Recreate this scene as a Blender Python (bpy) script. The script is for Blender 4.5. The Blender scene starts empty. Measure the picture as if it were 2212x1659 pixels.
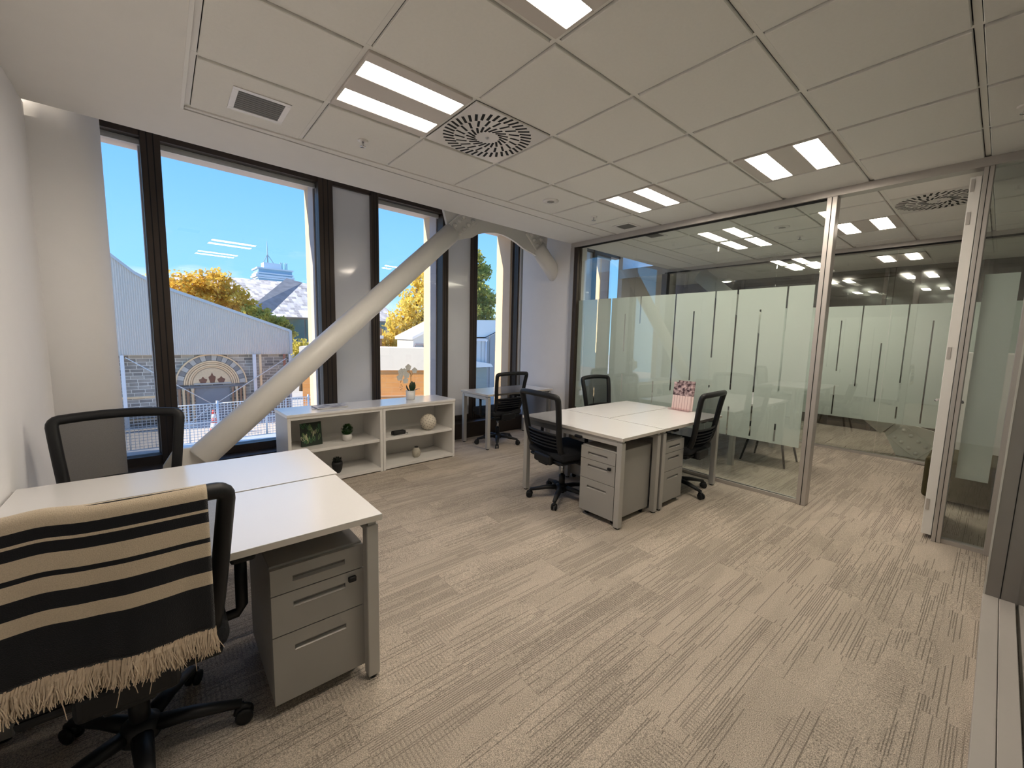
import bpy, bmesh, math, random
from mathutils import Vector, Matrix
random.seed(7)
PI = math.pi
scene = bpy.context.scene
C = scene.collection
CZ = 2.725            # suspended ceiling height
TH = 0.038            # the facade is turned this much against the ceiling grid
# ---------------------------------------------------------------- camera
cam_d = bpy.data.cameras.new('camera')
cam = bpy.data.objects.new('camera', cam_d); C.objects.link(cam)
cam_d.sensor_fit = 'HORIZONTAL'; cam_d.sensor_width = 36.0; cam_d.lens = 891.6 / 2212 * 36.0
cam_d.clip_start = 0.02; cam_d.clip_end = 800
right = Vector((0.76433254, -0.6443855, 0.02372985))
down = Vector((-0.05429705, -0.10098669, -0.99340501))
fwd = Vector((0.64253218, 0.75800331, -0.11217564))
m = Matrix.Identity(4)
for k in range(3):
    m[k][0] = right[k]; m[k][1] = -down[k]; m[k][2] = -fwd[k]
m[0][3], m[1][3], m[2][3] = 0.0, 0.0, 1.44
cam.matrix_world = m
scene.camera = cam
# ---------------------------------------------------------------- view, world, sun
vs = scene.view_settings
vs.view_transform = 'Standard'; vs.look = 'None'; vs.gamma = 1.0; vs.use_curve_mapping = False
vs.exposure = 0.25
try:
    scene.cycles.max_bounces = 8; scene.cycles.transparent_max_bounces = 16; scene.cycles.glossy_bounces = 3
    scene.cycles.caustics_reflective = False; scene.cycles.diffuse_bounces = 4; scene.cycles.sample_clamp_indirect = 6.0
except Exception:
    pass
SKY = 1.12
w = bpy.data.worlds.new('sky'); scene.world = w; w.use_nodes = True
nt = w.node_tree; nt.nodes.clear()
n_out = nt.nodes.new('ShaderNodeOutputWorld'); n_bg = nt.nodes.new('ShaderNodeBackground')
n_tc = nt.nodes.new('ShaderNodeTexCoord'); n_sep = nt.nodes.new('ShaderNodeSeparateXYZ')
n_r = nt.nodes.new('ShaderNodeValToRGB'); n_mix = nt.nodes.new('ShaderNodeMixRGB')
n_no = nt.nodes.new('ShaderNodeTexNoise'); n_map = nt.nodes.new('ShaderNodeMapping'); n_cr = nt.nodes.new('ShaderNodeValToRGB')
nt.links.new(n_tc.outputs['Generated'], n_sep.inputs[0]); nt.links.new(n_sep.outputs[2], n_r.inputs[0])
e = n_r.color_ramp.elements
e[0].position = 0.0; e[0].color = (0.52, 0.80, 1.00, 1)
e[1].position = 0.62; e[1].color = (0.10, 0.33, 0.88, 1)
x = e.new(0.10); x.color = (0.30, 0.66, 1.08, 1)
x = e.new(0.30); x.color = (0.19, 0.51, 1.10, 1)
nt.links.new(n_tc.outputs['Generated'], n_map.inputs[0]); n_map.inputs['Scale'].default_value = (2.6, 2.6, 9.0)
nt.links.new(n_map.outputs[0], n_no.inputs['Vector']); n_no.inputs['Scale'].default_value = 1.5; n_no.inputs['Detail'].default_value = 6
nt.links.new(n_no.outputs[0], n_cr.inputs[0])
n_cr.color_ramp.elements[0].position = 0.56; n_cr.color_ramp.elements[0].color = (0, 0, 0, 1)
n_cr.color_ramp.elements[1].position = 0.80; n_cr.color_ramp.elements[1].color = (0.8, 0.8, 0.8, 1)
nt.links.new(n_cr.outputs[0], n_mix.inputs[0]); nt.links.new(n_r.outputs[0], n_mix.inputs[1]); n_mix.inputs[2].default_value = (0.9, 0.93, 0.96, 1)
nt.links.new(n_mix.outputs[0], n_bg.inputs[0]); n_bg.inputs[1].default_value = SKY
nt.links.new(n_bg.outputs[0], n_out.inputs[0])
sun_d = bpy.data.lights.new('sun', 'SUN'); sun_d.energy = 8.0; sun_d.color = (1.0, 0.86, 0.66); sun_d.angle = 0.009
sun = bpy.data.objects.new('sun', sun_d); C.objects.link(sun)
sv = Vector((-0.84, 0.13, 0.53))
sun.rotation_euler = sv.to_track_quat('Z', 'Y').to_euler()
LAMP = 38.0           # strength of the luminous ceiling strips
LAMP_COL = (1.0, 0.88, 0.73)

# ---------------------------------------------------------------- helpers
def lin(r, g, b):
    f = lambda c: (c / 255) / 12.92 if c <= 10 else (((c / 255) + 0.055) / 1.055) ** 2.4
    return (f(r), f(g), f(b))
MATS = {}
def mat(name, col, rough=0.6, metal=0.0, vary=0.06, scale=8.0, bump=0.0, bscale=60.0, spec=0.5, emit=None, es=0.0, coat=0.0):
    if name in MATS: return MATS[name]
    M = bpy.data.materials.new(name); M.use_nodes = True
    t = M.node_tree; b = t.nodes['Principled BSDF']
    b.inputs['Roughness'].default_value = rough; b.inputs['Metallic'].default_value = metal
    b.inputs['Specular IOR Level'].default_value = spec
    if coat: b.inputs['Coat Weight'].default_value = coat; b.inputs['Coat Roughness'].default_value = 0.05
    tc = t.nodes.new('ShaderNodeTexCoord')
    no = t.nodes.new('ShaderNodeTexNoise'); no.inputs['Scale'].default_value = scale; no.inputs['Detail'].default_value = 4
    t.links.new(tc.outputs['Object'], no.inputs['Vector'])
    mx = t.nodes.new('ShaderNodeMixRGB'); mx.blend_type = 'MIX'
    t.links.new(no.outputs[0], mx.inputs[0])
    mx.inputs[1].default_value = tuple(c * (1 - vary) for c in col) + (1,)
    mx.inputs[2].default_value = tuple(min(1, c * (1 + vary)) for c in col) + (1,)
    t.links.new(mx.outputs[0], b.inputs['Base Color'])
    if bump:
        n2 = t.nodes.new('ShaderNodeTexNoise'); n2.inputs['Scale'].default_value = bscale; n2.inputs['Detail'].default_value = 3
        t.links.new(tc.outputs['Object'], n2.inputs['Vector'])
        bp = t.nodes.new('ShaderNodeBump'); bp.inputs['Strength'].default_value = bump; bp.inputs['Distance'].default_value = 0.01
        t.links.new(n2.outputs[0], bp.inputs['Height']); t.links.new(bp.outputs[0], b.inputs['Normal'])
    if emit:
        b.inputs['Emission Color'].default_value = tuple(emit) + (1,); b.inputs['Emission Strength'].default_value = es
    MATS[name] = M
    return M
def nodes_of(name):
    M = bpy.data.materials.new(name); M.use_nodes = True; M.node_tree.nodes.clear(); MATS[name] = M
    t = M.node_tree; o = t.nodes.new('ShaderNodeOutputMaterial')
    return M, t, o
def glass_mat(name, tint=(0.97, 0.99, 0.98), f0=0.04, k=1.0, rough=0.0):
    """clear sheet: passes light straight on, mirrors more the flatter one looks at it"""
    M, t, o = nodes_of(name)
    tr = t.nodes.new('ShaderNodeBsdfTransparent'); tr.inputs[0].default_value = tint + (1,)
    gl = t.nodes.new('ShaderNodeBsdfGlossy'); gl.inputs['Roughness'].default_value = rough; gl.inputs[0].default_value = (1, 1, 1, 1)
    lw = t.nodes.new('ShaderNodeLayerWeight'); lw.inputs[0].default_value = 0.5
    pw = t.nodes.new('ShaderNodeMath'); pw.operation = 'POWER'; pw.inputs[1].default_value = 5.0
    ma = t.nodes.new('ShaderNodeMath'); ma.operation = 'MULTIPLY_ADD'; ma.inputs[1].default_value = (1 - f0) * k; ma.inputs[2].default_value = f0
    mx = t.nodes.new('ShaderNodeMixShader')
    t.links.new(lw.outputs['Facing'], pw.inputs[0]); t.links.new(pw.outputs[0], ma.inputs[0]); t.links.new(ma.outputs[0], mx.inputs[0])
    t.links.new(tr.outputs[0], mx.inputs[1]); t.links.new(gl.outputs[0], mx.inputs[2]); t.links.new(mx.outputs[0], o.inputs[0])
    return M
def mesh_fabric(name, col, clear):
    """woven net: part of the light passes between the threads"""
    M, t, o = nodes_of(name)
    tr = t.nodes.new('ShaderNodeBsdfTransparent'); df = t.nodes.new('ShaderNodeBsdfDiffuse'); df.inputs[0].default_value = col + (1,)
    tc = t.nodes.new('ShaderNodeTexCoord'); no = t.nodes.new('ShaderNodeTexNoise'); no.inputs['Scale'].default_value = 900
    t.links.new(tc.outputs['Object'], no.inputs['Vector'])
    ma = t.nodes.new('ShaderNodeMath'); ma.operation = 'MULTIPLY_ADD'; ma.inputs[1].default_value = 0.3; ma.inputs[2].default_value = clear - 0.15
    t.links.new(no.outputs[0], ma.inputs[0])
    mx = t.nodes.new('ShaderNodeMixShader'); t.links.new(ma.outputs[0], mx.inputs[0])
    t.links.new(df.outputs[0], mx.inputs[1]); t.links.new(tr.outputs[0], mx.inputs[2]); t.links.new(mx.outputs[0], o.inputs[0])
    return M

class MB:
    """collects shapes into one mesh"""
    def __init__(s): s.bm = bmesh.new()
    def box(s, x0, x1, y0, y1, z0, z1, bev=0.0, mtx=None, seg=1):
        b = bmesh.new()
        v = [b.verts.new((x, y, z)) for x in (x0, x1) for y in (y0, y1) for z in (z0, z1)]
        for f in ((0, 1, 3, 2), (4, 6, 7, 5), (0, 4, 5, 1), (2, 3, 7, 6), (0, 2, 6, 4), (1, 5, 7, 3)):
            b.faces.new([v[i] for i in f])
        if bev: bmesh.ops.bevel(b, geom=b.edges[:], offset=bev, segments=seg, affect='EDGES', profile=0.5)
        s._add(b, mtx); return s
    def _add(s, b, mtx=None, smooth=False):
        if mtx is not None: bmesh.ops.transform(b, matrix=mtx, verts=b.verts[:])
        bmesh.ops.recalc_face_normals(b, faces=b.faces[:])
        me = bpy.data.meshes.new('tmp'); b.to_mesh(me); b.free()
        n0 = len(s.bm.faces); s.bm.from_mesh(me); bpy.data.meshes.remove(me)
        if smooth:
            s.bm.faces.ensure_lookup_table()
            for f in s.bm.faces[n0:]: f.smooth = True
    def tube(s, pts, r, n=12, cap=True, flat=1.0, up=None):
        """round bar along points; r a number or one per point; flat squeezes it along its second axis"""
        b = bmesh.new(); P = [Vector(p) for p in pts]; rr = r if isinstance(r, (list, tuple)) else [r] * len(P)
        rings = []; prev = None
        for i, p in enumerate(P):
            d = (P[min(i + 1, len(P) - 1)] - P[max(i - 1, 0)]).normalized()
            a = Vector(up) if up else (prev if prev else (Vector((0, 0, 1)) if abs(d.z) < 0.9 else Vector((1, 0, 0))))
            s1 = d.cross(a).normalized(); s2 = s1.cross(d).normalized(); prev = s2
            rings.append([b.verts.new(p + (s1 * math.cos(2 * PI * k / n) + s2 * flat * math.sin(2 * PI * k / n)) * rr[i]) for k in range(n)])
        for i in range(len(rings) - 1):
            for k in range(n):
                b.faces.new((rings[i][k], rings[i][(k + 1) % n], rings[i + 1][(k + 1) % n], rings[i + 1][k]))
        if cap: b.faces.new(rings[0]); b.faces.new(rings[-1])
        s._add(b, None, True); return s
    def lathe(s, prof, n=24, loc=(0, 0, 0), mtx=None):
        b = bmesh.new(); rings = []
        for r, z in prof:
            if r < 1e-5: rings.append([b.verts.new((0, 0, z))])
            else: rings.append([b.verts.new((r * math.cos(2 * PI * k / n), r * math.sin(2 * PI * k / n), z)) for k in range(n)])
        for i in range(len(rings) - 1):
            A, B = rings[i], rings[i + 1]
            for k in range(n):
                if len(A) == 1 and len(B) == 1: continue
                if len(A) == 1: b.faces.new((A[0], B[k], B[(k + 1) % n]))
                elif len(B) == 1: b.faces.new((A[k], A[(k + 1) % n], B[0]))
                else: b.faces.new((A[k], A[(k + 1) % n], B[(k + 1) % n], B[k]))
        if len(rings[0]) > 1: b.faces.new(rings[0])
        if len(rings[-1]) > 1: b.faces.new(rings[-1])
        T = Matrix.Translation(loc)
        s._add(b, T if mtx is None else mtx @ T, True); return s
    def prism(s, poly, a0, a1, axis='y', mtx=None):
        """polygon given in the two other axes, pushed from a0 to a1 along axis"""
        b = bmesh.new()
        def P(p, a): return (p[0], a, p[1]) if axis == 'y' else ((a, p[0], p[1]) if axis == 'x' else (p[0], p[1], a))
        A = [b.verts.new(P(p, a0)) for p in poly]; B = [b.verts.new(P(p, a1)) for p in poly]; n = len(poly)
        b.faces.new(A); b.faces.new(B)
        for i in range(n): b.faces.new((A[i], A[(i + 1) % n], B[(i + 1) % n], B[i]))
        s._add(b, mtx); return s
    def grid(s, f, nu, nv, smooth=True, thick=None):
        b = bmesh.new(); V = [[b.verts.new(f(i / nu, j / nv)) for j in range(nv + 1)] for i in range(nu + 1)]
        for i in range(nu):
            for j in range(nv): b.faces.new((V[i][j], V[i + 1][j], V[i + 1][j + 1], V[i][j + 1]))
        if thick:
            bmesh.ops.recalc_face_normals(b, faces=b.faces[:])
            bmesh.ops.solidify(b, geom=b.faces[:], thickness=thick)
        s._add(b, None, smooth); return s
    def quads(s, verts, faces, smooth=False):
        b = bmesh.new(); V = [b.verts.new(v) for v in verts]
        for f in faces: b.faces.new([V[i] for i in f])
        n0 = len(s.bm.faces); me = bpy.data.meshes.new('tmp'); b.to_mesh(me); b.free(); s.bm.from_mesh(me); bpy.data.meshes.remove(me); return s
    def mesh(s, name, material):
        me = bpy.data.meshes.new(name); s.bm.to_mesh(me); s.bm.free()
        if material is not None: me.materials.append(material)
        return me
    def build(s, name, material, parent=None, loc=None, rz=0.0, rot=None):
        return put(name, s.mesh(name, material), parent, loc, rz, rot)
def put(name, me, parent=None, loc=None, rz=0.0, rot=None):
    o = bpy.data.objects.new(name, me); C.objects.link(o)
    if parent: o.parent = parent
    if loc: o.location = loc
    if rot: o.rotation_euler = rot
    elif rz: o.rotation_euler = (0, 0, rz)
    return o
def box(name, x0, x1, y0, y1, z0, z1, material, parent=None, bev=0.0, rz=0.0):
    """a box whose origin is its own base centre"""
    cx, cy = (x0 + x1) / 2, (y0 + y1) / 2
    return MB().box(x0 - cx, x1 - cx, y0 - cy, y1 - cy, 0, z1 - z0, bev).build(name, material, parent, (cx, cy, z0), rz)
def empty(name, loc=(0, 0, 0), rz=0.0, parent=None):
    o = bpy.data.objects.new(name, None); C.objects.link(o); o.location = loc; o.rotation_euler = (0, 0, rz); o.empty_display_size = 0.1
    if parent: o.parent = parent
    return o
def tag(o, label, cat, group=None):
    o['label'] = label; o['category'] = cat
    if group: o['group'] = group
    return o
def struct(o, label=None):
    o['kind'] = 'structure'
    if label: o['label'] = label
    return o
def copy_tree(o, parent=None):
    c = o.copy(); C.objects.link(c)
    if parent: c.parent = parent
    for ch in list(o.children): copy_tree(ch, c)
    return c
def fw(u, v, z=0.0):
    """facade coordinates (along, out, up) to the room's"""
    return (u * math.cos(TH) - v * math.sin(TH), u * math.sin(TH) + v * math.cos(TH), z)

# ---------------------------------------------------------------- materials
plaster = mat('white_plaster', (0.80, 0.78, 0.75), 0.85, vary=0.02, bump=0.05, bscale=300)
wallpaint = mat('white_wall_paint', (0.84, 0.83, 0.84), 0.8, vary=0.02, bump=0.04, bscale=250)
tilem = mat('mineral_tile', (0.80, 0.78, 0.74), 0.95, vary=0.03, scale=60, bump=0.12, bscale=400)
teem = mat('ceiling_tee', (0.80, 0.78, 0.74), 0.5, vary=0.02)
bronze = mat('bronze_anodised', (0.045, 0.032, 0.024), 0.45, 0.3, vary=0.15, scale=3)
alu = mat('satin_aluminium', (0.50, 0.47, 0.45), 0.38, 0.6, vary=0.04)
paleframe = mat('pale_frame', (0.62, 0.60, 0.56), 0.5, 0.1, vary=0.03)
sandclad = mat('sandstone_cladding', (0.66, 0.50, 0.34), 0.8, vary=0.06)
brace_m = mat('white_steel_paint', (0.76, 0.74, 0.70), 0.38, vary=0.02)
clear = glass_mat('window_glass', (0.985, 0.995, 1.0), 0.035)
part_glass = glass_mat('partition_glass', (0.905, 0.94, 0.925), 0.080)
panel_glass = mat('white_backpainted_glass', (0.74, 0.75, 0.79), 0.12, vary=0.01, spec=0.6, coat=0.6)
deskw = mat('white_melamine', (0.80, 0.79, 0.785), 0.20, vary=0.015, scale=3, spec=0.9)
deskedge = mat('table_edge', (0.62, 0.58, 0.53), 0.5, vary=0.03)
silver = mat('silver_powdercoat', (0.47, 0.46, 0.44), 0.45, 0.35, vary=0.03)
pedm = mat('grey_steel_paint', (0.355, 0.345, 0.325), 0.5, 0.15, vary=0.02)
dark = mat('dark_void', (0.012, 0.012, 0.012), 0.9)
blackp = mat('black_plastic', (0.007, 0.0075, 0.009), 0.5, vary=0.2, spec=0.35)
blackf = mat('black_upholstery', (0.008, 0.009, 0.012), 0.95, vary=0.3, scale=90, bump=0.3, bscale=500)
chrome = mat('chrome', (0.55, 0.55, 0.56), 0.2, 1.0, vary=0.02)
net = mesh_fabric('black_net', (0.012, 0.012, 0.014), 0.36)
net2 = mesh_fabric('black_net_dense', (0.010, 0.011, 0.016), 0.0)
# ---------------------------------------------------------------- floor: carpet planks on a slab
def carpet_mat():
    M = bpy.data.materials.new('striped_carpet'); M.use_nodes = True; t = M.node_tree; b = t.nodes['Principled BSDF']
    b.inputs['Roughness'].default_value = 0.98; b.inputs['Specular IOR Level'].default_value = 0.15
    N = lambda k: t.nodes.new(k)
    L = t.links.new
    geo = N('ShaderNodeNewGeometry'); oi = N('ShaderNodeObjectInfo')
    def mth(op, a, b2=None, c=None):
        n = N('ShaderNodeMath'); n.operation = op
        for i, q in enumerate((a, b2, c)):
            if q is None: continue
            if isinstance(q, (int, float)): n.inputs[i].default_value = q
            else: L(q, n.inputs[i])
        return n.outputs[0]
    sep = N('ShaderNodeSeparateXYZ'); L(geo.outputs['Position'], sep.inputs[0])
    shift = mth('MULTIPLY', oi.outputs['Random'], 37.0)
    def noise(sx, sy, scale, det, add=None):
        cb = N('ShaderNodeCombineXYZ'); L(mth('MULTIPLY', sep.outputs[0], sx), cb.inputs[0]); L(mth('MULTIPLY', sep.outputs[1], sy), cb.inputs[1])
        L(shift if add is None else add, cb.inputs[2])
        n = N('ShaderNodeTexNoise'); n.inputs['Scale'].default_value = scale; n.inputs['Detail'].default_value = det; L(cb.outputs[0], n.inputs['Vector'])
        return n.outputs[0]
    def white(ax, ay, add):
        cb = N('ShaderNodeCombineXYZ'); L(ax, cb.inputs[0]); L(ay, cb.inputs[1]); L(mth('ADD', shift, add), cb.inputs[2])
        n = N('ShaderNodeTexWhiteNoise'); n.noise_dimensions = '3D'; L(cb.outputs[0], n.inputs['Vector']); return n.outputs[0]
    def ramp(v, lo, hi):
        r = N('ShaderNodeMapRange'); r.inputs[1].default_value = lo; r.inputs[2].default_value = hi; r.clamp = True; L(v, r.inputs[0]); return r.outputs[0]
    pile = noise(260, 330, 1.0, 2.0)
    blot = noise(1.6, 9.0, 1.0, 2.0, mth('ADD', shift, 3.0))
    zone = noise(1.3, 6.0, 1.0, 1.0)                         # where the grooves crowd together
    wob = mth('ADD', sep.outputs[1], mth('MULTIPLY', pile, 0.0012))
    cy = mth('DIVIDE', wob, 0.0095); fr = mth('FRACT', cy)
    prof = mth('MULTIPLY', ramp(fr, 0.12, 0.30), mth('SUBTRACT', 1.0, ramp(fr, 0.52, 0.70)))
    rnd_ = white(mth('FLOOR', mth('DIVIDE', sep.outputs[0], 0.47)), mth('FLOOR', cy), 0.0)
    thr = mth('SUBTRACT', 1.0, mth('MULTIPLY', ramp(zone, 0.36, 0.72), 0.85))
    groove = mth('MULTIPLY', prof, mth('GREATER_THAN', rnd_, thr))
    cx_ = mth('FRACT', mth('DIVIDE', sep.outputs[0], 0.016))
    crossmask = noise(2.6, 5.5, 1.0, 0.0, mth('ADD', shift, 9.0))
    crs = mth('MULTIPLY', mth('MULTIPLY', mth('MULTIPLY', ramp(cx_, 0.2, 0.4), mth('SUBTRACT', 1.0, ramp(cx_, 0.6, 0.8))), ramp(crossmask, 0.63, 0.66)), 0.55)
    darkv = mth('MAXIMUM', groove, crs)
    tone = mth('ADD', mth('MULTIPLY', mth('SUBTRACT', blot, 0.5), 0.40), mth('MULTIPLY', mth('SUBTRACT', oi.outputs['Random'], 0.5), 0.10))
    tone = mth('ADD', mth('ADD', tone, mth('MULTIPLY', mth('SUBTRACT', pile, 0.5), 2.6)), 1.0)
    tone = mth('MULTIPLY', tone, mth('SUBTRACT', 1.0, mth('MULTIPLY', darkv, 0.38)))
    vm = N('ShaderNodeVectorMath'); vm.operation = 'SCALE'; vm.inputs[0].default_value = (0.455, 0.395, 0.330); L(tone, vm.inputs['Scale'])
    L(vm.outputs[0], b.inputs['Base Color'])
    bp = N('ShaderNodeBump'); bp.inputs['Strength'].default_value = 0.5; bp.inputs['Distance'].default_value = 0.004
    L(mth('SUBTRACT', pile, darkv), bp.inputs['Height']); L(bp.outputs[0], b.inputs['Normal'])
    MATS['carpet'] = M; return M
carpet = carpet_mat()
slab = mat('concrete_slab', (0.3, 0.29, 0.27), 0.9)
floor = struct(box('floor', -0.70, 10.2, -2.6, 5.15, -0.30, -0.008, carpet), 'beige striped carpet floor')
pl_me = MB().box(-0.4996, 0.4996, -0.1247, 0.1247, -0.008, 0.0).mesh('carpet_plank', carpet)
inv = Vector(floor.location)
for r in range(22):
    y = -0.56 + 0.25 * r
    off = (r * 0.37) % 1.0
    for k in range(9):
        x = -1.0 + off + k
        if x < -0.2 - 0.5 or x > 7.4: continue
        if x - 0.5 < -0.64 or x + 0.5 > 7.45: pass
        put('carpet_plank', pl_me, floor, Vector((x, y, 0)) - inv)

# ---------------------------------------------------------------- ceiling: plaster margins, tee grid, tiles
ceiling = struct(empty('ceiling', (0, 0, CZ)), 'white suspended tile ceiling with plaster margins')
X0, DX = 0.185, 0.6
Y0 = 3.195                                   # first cross tee next to the facade
XEND = 7.06
special = {(1, 1), (2, 1), (1, 3), (5, 1), (5, 3), (9, 1), (9, 3), (8, 4)}   # luminaires and air diffusers
tile_me = MB().box(-0.284, 0.284, -0.284, 0.284, 0.0, 0.018, 0.003).mesh('ceiling_tile', tilem)
half_me = MB().box(-0.284, 0.184, -0.284, 0.284, 0.0, 0.018, 0.003).mesh('ceiling_tile_cut', tilem)
for i in range(0, 12):
    for j in range(0, 8):
        if (i, j) in special: continue
        if i <= 6 and False: continue
        cx = X0 + DX * (i + 0.5); cy = Y0 - DX * (j + 0.5)
        put('ceiling_tile', half_me if i == 11 else tile_me, ceiling, (cx, cy, -0.001))
mtee = MB().box(-3.45, 3.45, -0.012, 0.012, 0.011, 0.03).mesh('tee_bar', teem)
for j in range(0, 9):
    put('tee_bar', mtee, ceiling, (X0 + 3.44, Y0 - DX * j, 0))
ctee = MB().box(-0.012, 0.012, -2.42, 2.42, 0.0115, 0.03).mesh('cross_tee', teem)
for i in range(0, 12):
    put('cross_tee', ctee, ceiling, (X0 + DX * i, Y0 - 2.4 + 0.005, 0))
# plaster: left margin, strip along the facade (its edges follow the facade), closing soffit
p = MB()
def fy(x, v): return (v + x * math.sin(TH)) / math.cos(TH)
p.prism([(-0.70, -2.6), (X0 - 0.03, -2.6), (X0 - 0.03, fy(X0, 3.235)), (-0.70, fy(-0.70, 3.235))], 0.0, 0.12, 'z')
p.prism([(-0.70, fy(-0.70, 3.235)), (7.08, fy(7.08, 3.235)), (7.08, fy(7.08, 3.765)), (-0.70, fy(-0.70, 3.765))], 0.0, 0.12, 'z')
p.build('plaster_margin', plaster, ceiling)
p = MB()
p.box(X0 - 0.030, X0 - 0.014, -1.6, fy(X0, 3.225), -0.003, 0.03)
p.build('shadow_trim', teem, ceiling)
p = MB()
p.prism([(X0 - 0.01, Y0 + 0.013), (7.06, Y0 + 0.013), (7.06, fy(7.06, 3.222)), (X0 - 0.01, fy(X0, 3.222))], 0.002, 0.02, 'z')
p.build('border_strip', tilem, ceiling)
p = MB()
p.prism([(X0 - 0.012, fy(X0, 3.222)), (7.06, fy(7.06, 3.222)), (7.06, fy(7.06, 3.2355)), (X0 - 0.012, fy(X0, 3.2355))], 0.014, 0.03, 'z')
p.box(X0 - 0.013, X0 - 0.002, -1.6, 3.2, 0.014, 0.03)
p.build('shadow_gap', dark, ceiling)
p = MB(); p.box(-0.70, 10.2, -2.6, 3.3, 0.12, 0.14); p.build('ceiling_void', mat('void_grey', (0.25, 0.25, 0.25), 0.9), ceiling)
# raised pocket above the windows
p = MB()
p.prism([(-0.70, fy(-0.7, 3.70)), (7.08, fy(7.08, 3.70)), (7.08, fy(7.08, 5.35)), (-0.70, fy(-0.7, 5.35))], 3.30 - CZ, 3.40 - CZ, 'z')
p.prism([(-0.70, fy(-0.7, 3.70)), (7.08, fy(7.08, 3.70)), (7.08, fy(7.08, 3.765)), (-0.70, fy(-0.7, 3.765))], 0.12, 3.30 - CZ, 'z')
p.build('window_pocket', plaster, ceiling)

# ---------------------------------------------------------------- left wall, column, right stub wall
struct(box('wall_left', -0.66, -0.54, -2.6, 4.10, 0, CZ, wallpaint), 'white painted left wall')
col = MB(); col.lathe([(0.305, 0.0), (0.305, 3.30)], 48); struct(col.build('column_left', wallpaint, None, (-0.55, 4.10, 0)), 'round white column beside the left window')
struct(box('wall_left_return', -0.80, -0.66, 3.95, 5.3, 0, 3.3, wallpaint))
struct(box('wall_stub', 4.345, 4.66, 3.925, 4.93, 0, 3.30, wallpaint), 'white wall return between window and glass partition')
struct(box('wall_back', -0.66, 10.2, -2.7, -2.6, 0, CZ + 0.1, wallpaint))

# ---------------------------------------------------------------- facade with its windows
FROT = TH
def fpart(name, u0, u1, v0, v1, z0, z1, material, parent, bev=0.0):
    cx, cy = (u0 + u1) / 2, (v0 + v1) / 2
    return MB().box(u0 - cx, u1 - cx, v0 - cy, v1 - cy, 0, z1 - z0, bev).build(name, material, parent, (cx, cy, z0))
facade = struct(empty('wall_facade', (0, 0, 0), FROT), 'window wall with bronze frames and white glass panels')
ZS, ZH = 0.30, 3.045                     # sill and head of the glass
fpart('kickboard', -0.78, 7.3, 4.68, 4.80, 0.0, 0.20, bronze, facade)
fpart('ledge', -0.78, 7.3, 4.665, 4.86, 0.20, 0.222, bronze, facade)
fpart('bottom_rail', -0.78, 7.3, 4.84, 4.97, 0.222, ZS, bronze, facade)
fpart('head_rail', -0.78, 7.3, 4.84, 4.97, ZH, 3.32, bronze, facade)
fpart('outer_sill', -0.78, 7.3, 4.97, 5.30, 0.10, 0.27, mat('pale_sill_metal', (0.66, 0.68, 0.72), 0.3, 0.3), facade)
fpart('outer_lintel', -0.78, 7.3, 4.97, 5.30, 3.06, 3.6, mat('outer_lintel', (0.62, 0.55, 0.5), 0.8), facade)
wins = [(-0.78, 0.130), (0.262, 1.545), (2.218, 3.108), (3.695, 4.50), (5.05, 5.95), (6.50, 7.10)]
muls = [(0.130, 0.262), (1.545, 1.695), (2.131, 2.218), (3.108, 3.200), (3.602, 3.695), (4.70, 5.05), (5.95, 6.03), (6.42, 6.50)]
for a, b in muls:
    if a == 4.70:
        fpart('mullion', 4.90, 5.05, 4.82, 4.97, 0.222, 3.25, bronze, facade); continue
    fpart('mullion', a, b, 4.82, 4.97, 0.222, 3.25, bronze, facade, 0.004)
    fpart('mullion_groove', a + 0.30 * (b - a), a + 0.30 * (b - a) + 0.008, 4.8185, 4.8205, 0.23, 3.2, dark, facade)
    fpart('mullion_groove', a + 0.62 * (b - a), a + 0.62 * (b - a) + 0.008, 4.8185, 4.8205, 0.23, 3.2, dark, facade)
for a, b in ((1.695, 2.131), (3.200, 3.602), (6.03, 6.42)):
    fpart('white_panel', a, b, 4.875, 4.90, ZS, 3.2, panel_glass, facade)
for a, b in ((1.695, 2.131), (3.200, 3.602), (4.55, 5.05), (6.03, 6.42)):
    fpart('outer_pier', a - 0.10 if a > 1.7 else a - 0.1, b + 0.02, 4.97, 5.30, 0.0, 3.6, sandclad, facade)
fpart('outer_pier', 0.16, 0.235, 4.97, 5.12, 0.1, 3.6, paleframe, facade)
WLAB = ['narrow strip of window beside the round column', 'wide window with the corrugated gable view', 'window above the right bookcase with the yellow tree', 'corner window over the small desk', 'first meeting room window beyond the glass', 'last meeting room window at the far partition']
for n, (a, b) in enumerate(wins):
    wn = struct(empty('window_%d' % (n + 1), (0, 0, 0), FROT), WLAB[n])
    fpart('pane', a, b, 4.905, 4.917, ZS, ZH, clear, wn)
    fpart('pale_bead', a, b, 4.93, 4.96, ZH - 0.045, ZH - 0.0, paleframe, wn)
    fpart('jamb', b - 0.012, b + 0.03, 4.97, 5.14, 0.27, 3.1, mat('mauve_jamb', (0.46, 0.42, 0.42), 0.6), wn)  # aluminium inner jamb; its join with the tan paints the edge of the sunlight
    fpart('outer_jamb', b - 0.002, b + 0.03, 5.14, 5.302, 0.27, 3.1, sandclad, wn)
fpart('jamb_frame', 4.50, 4.525, 4.84, 4.97, 0.222, 3.25, bronze, facade)
fpart('jamb_panel', 4.525, 4.64, 4.80, 4.97, 0.0, 3.25, paleframe, facade)
fpart('jamb_frame', 4.64, 4.685, 4.79, 4.97, 0.0, 3.25, bronze, facade)
fpart('jamb_panel', 4.685, 4.82, 4.83, 4.97, 0.0, 3.25, wallpaint, facade)

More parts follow.
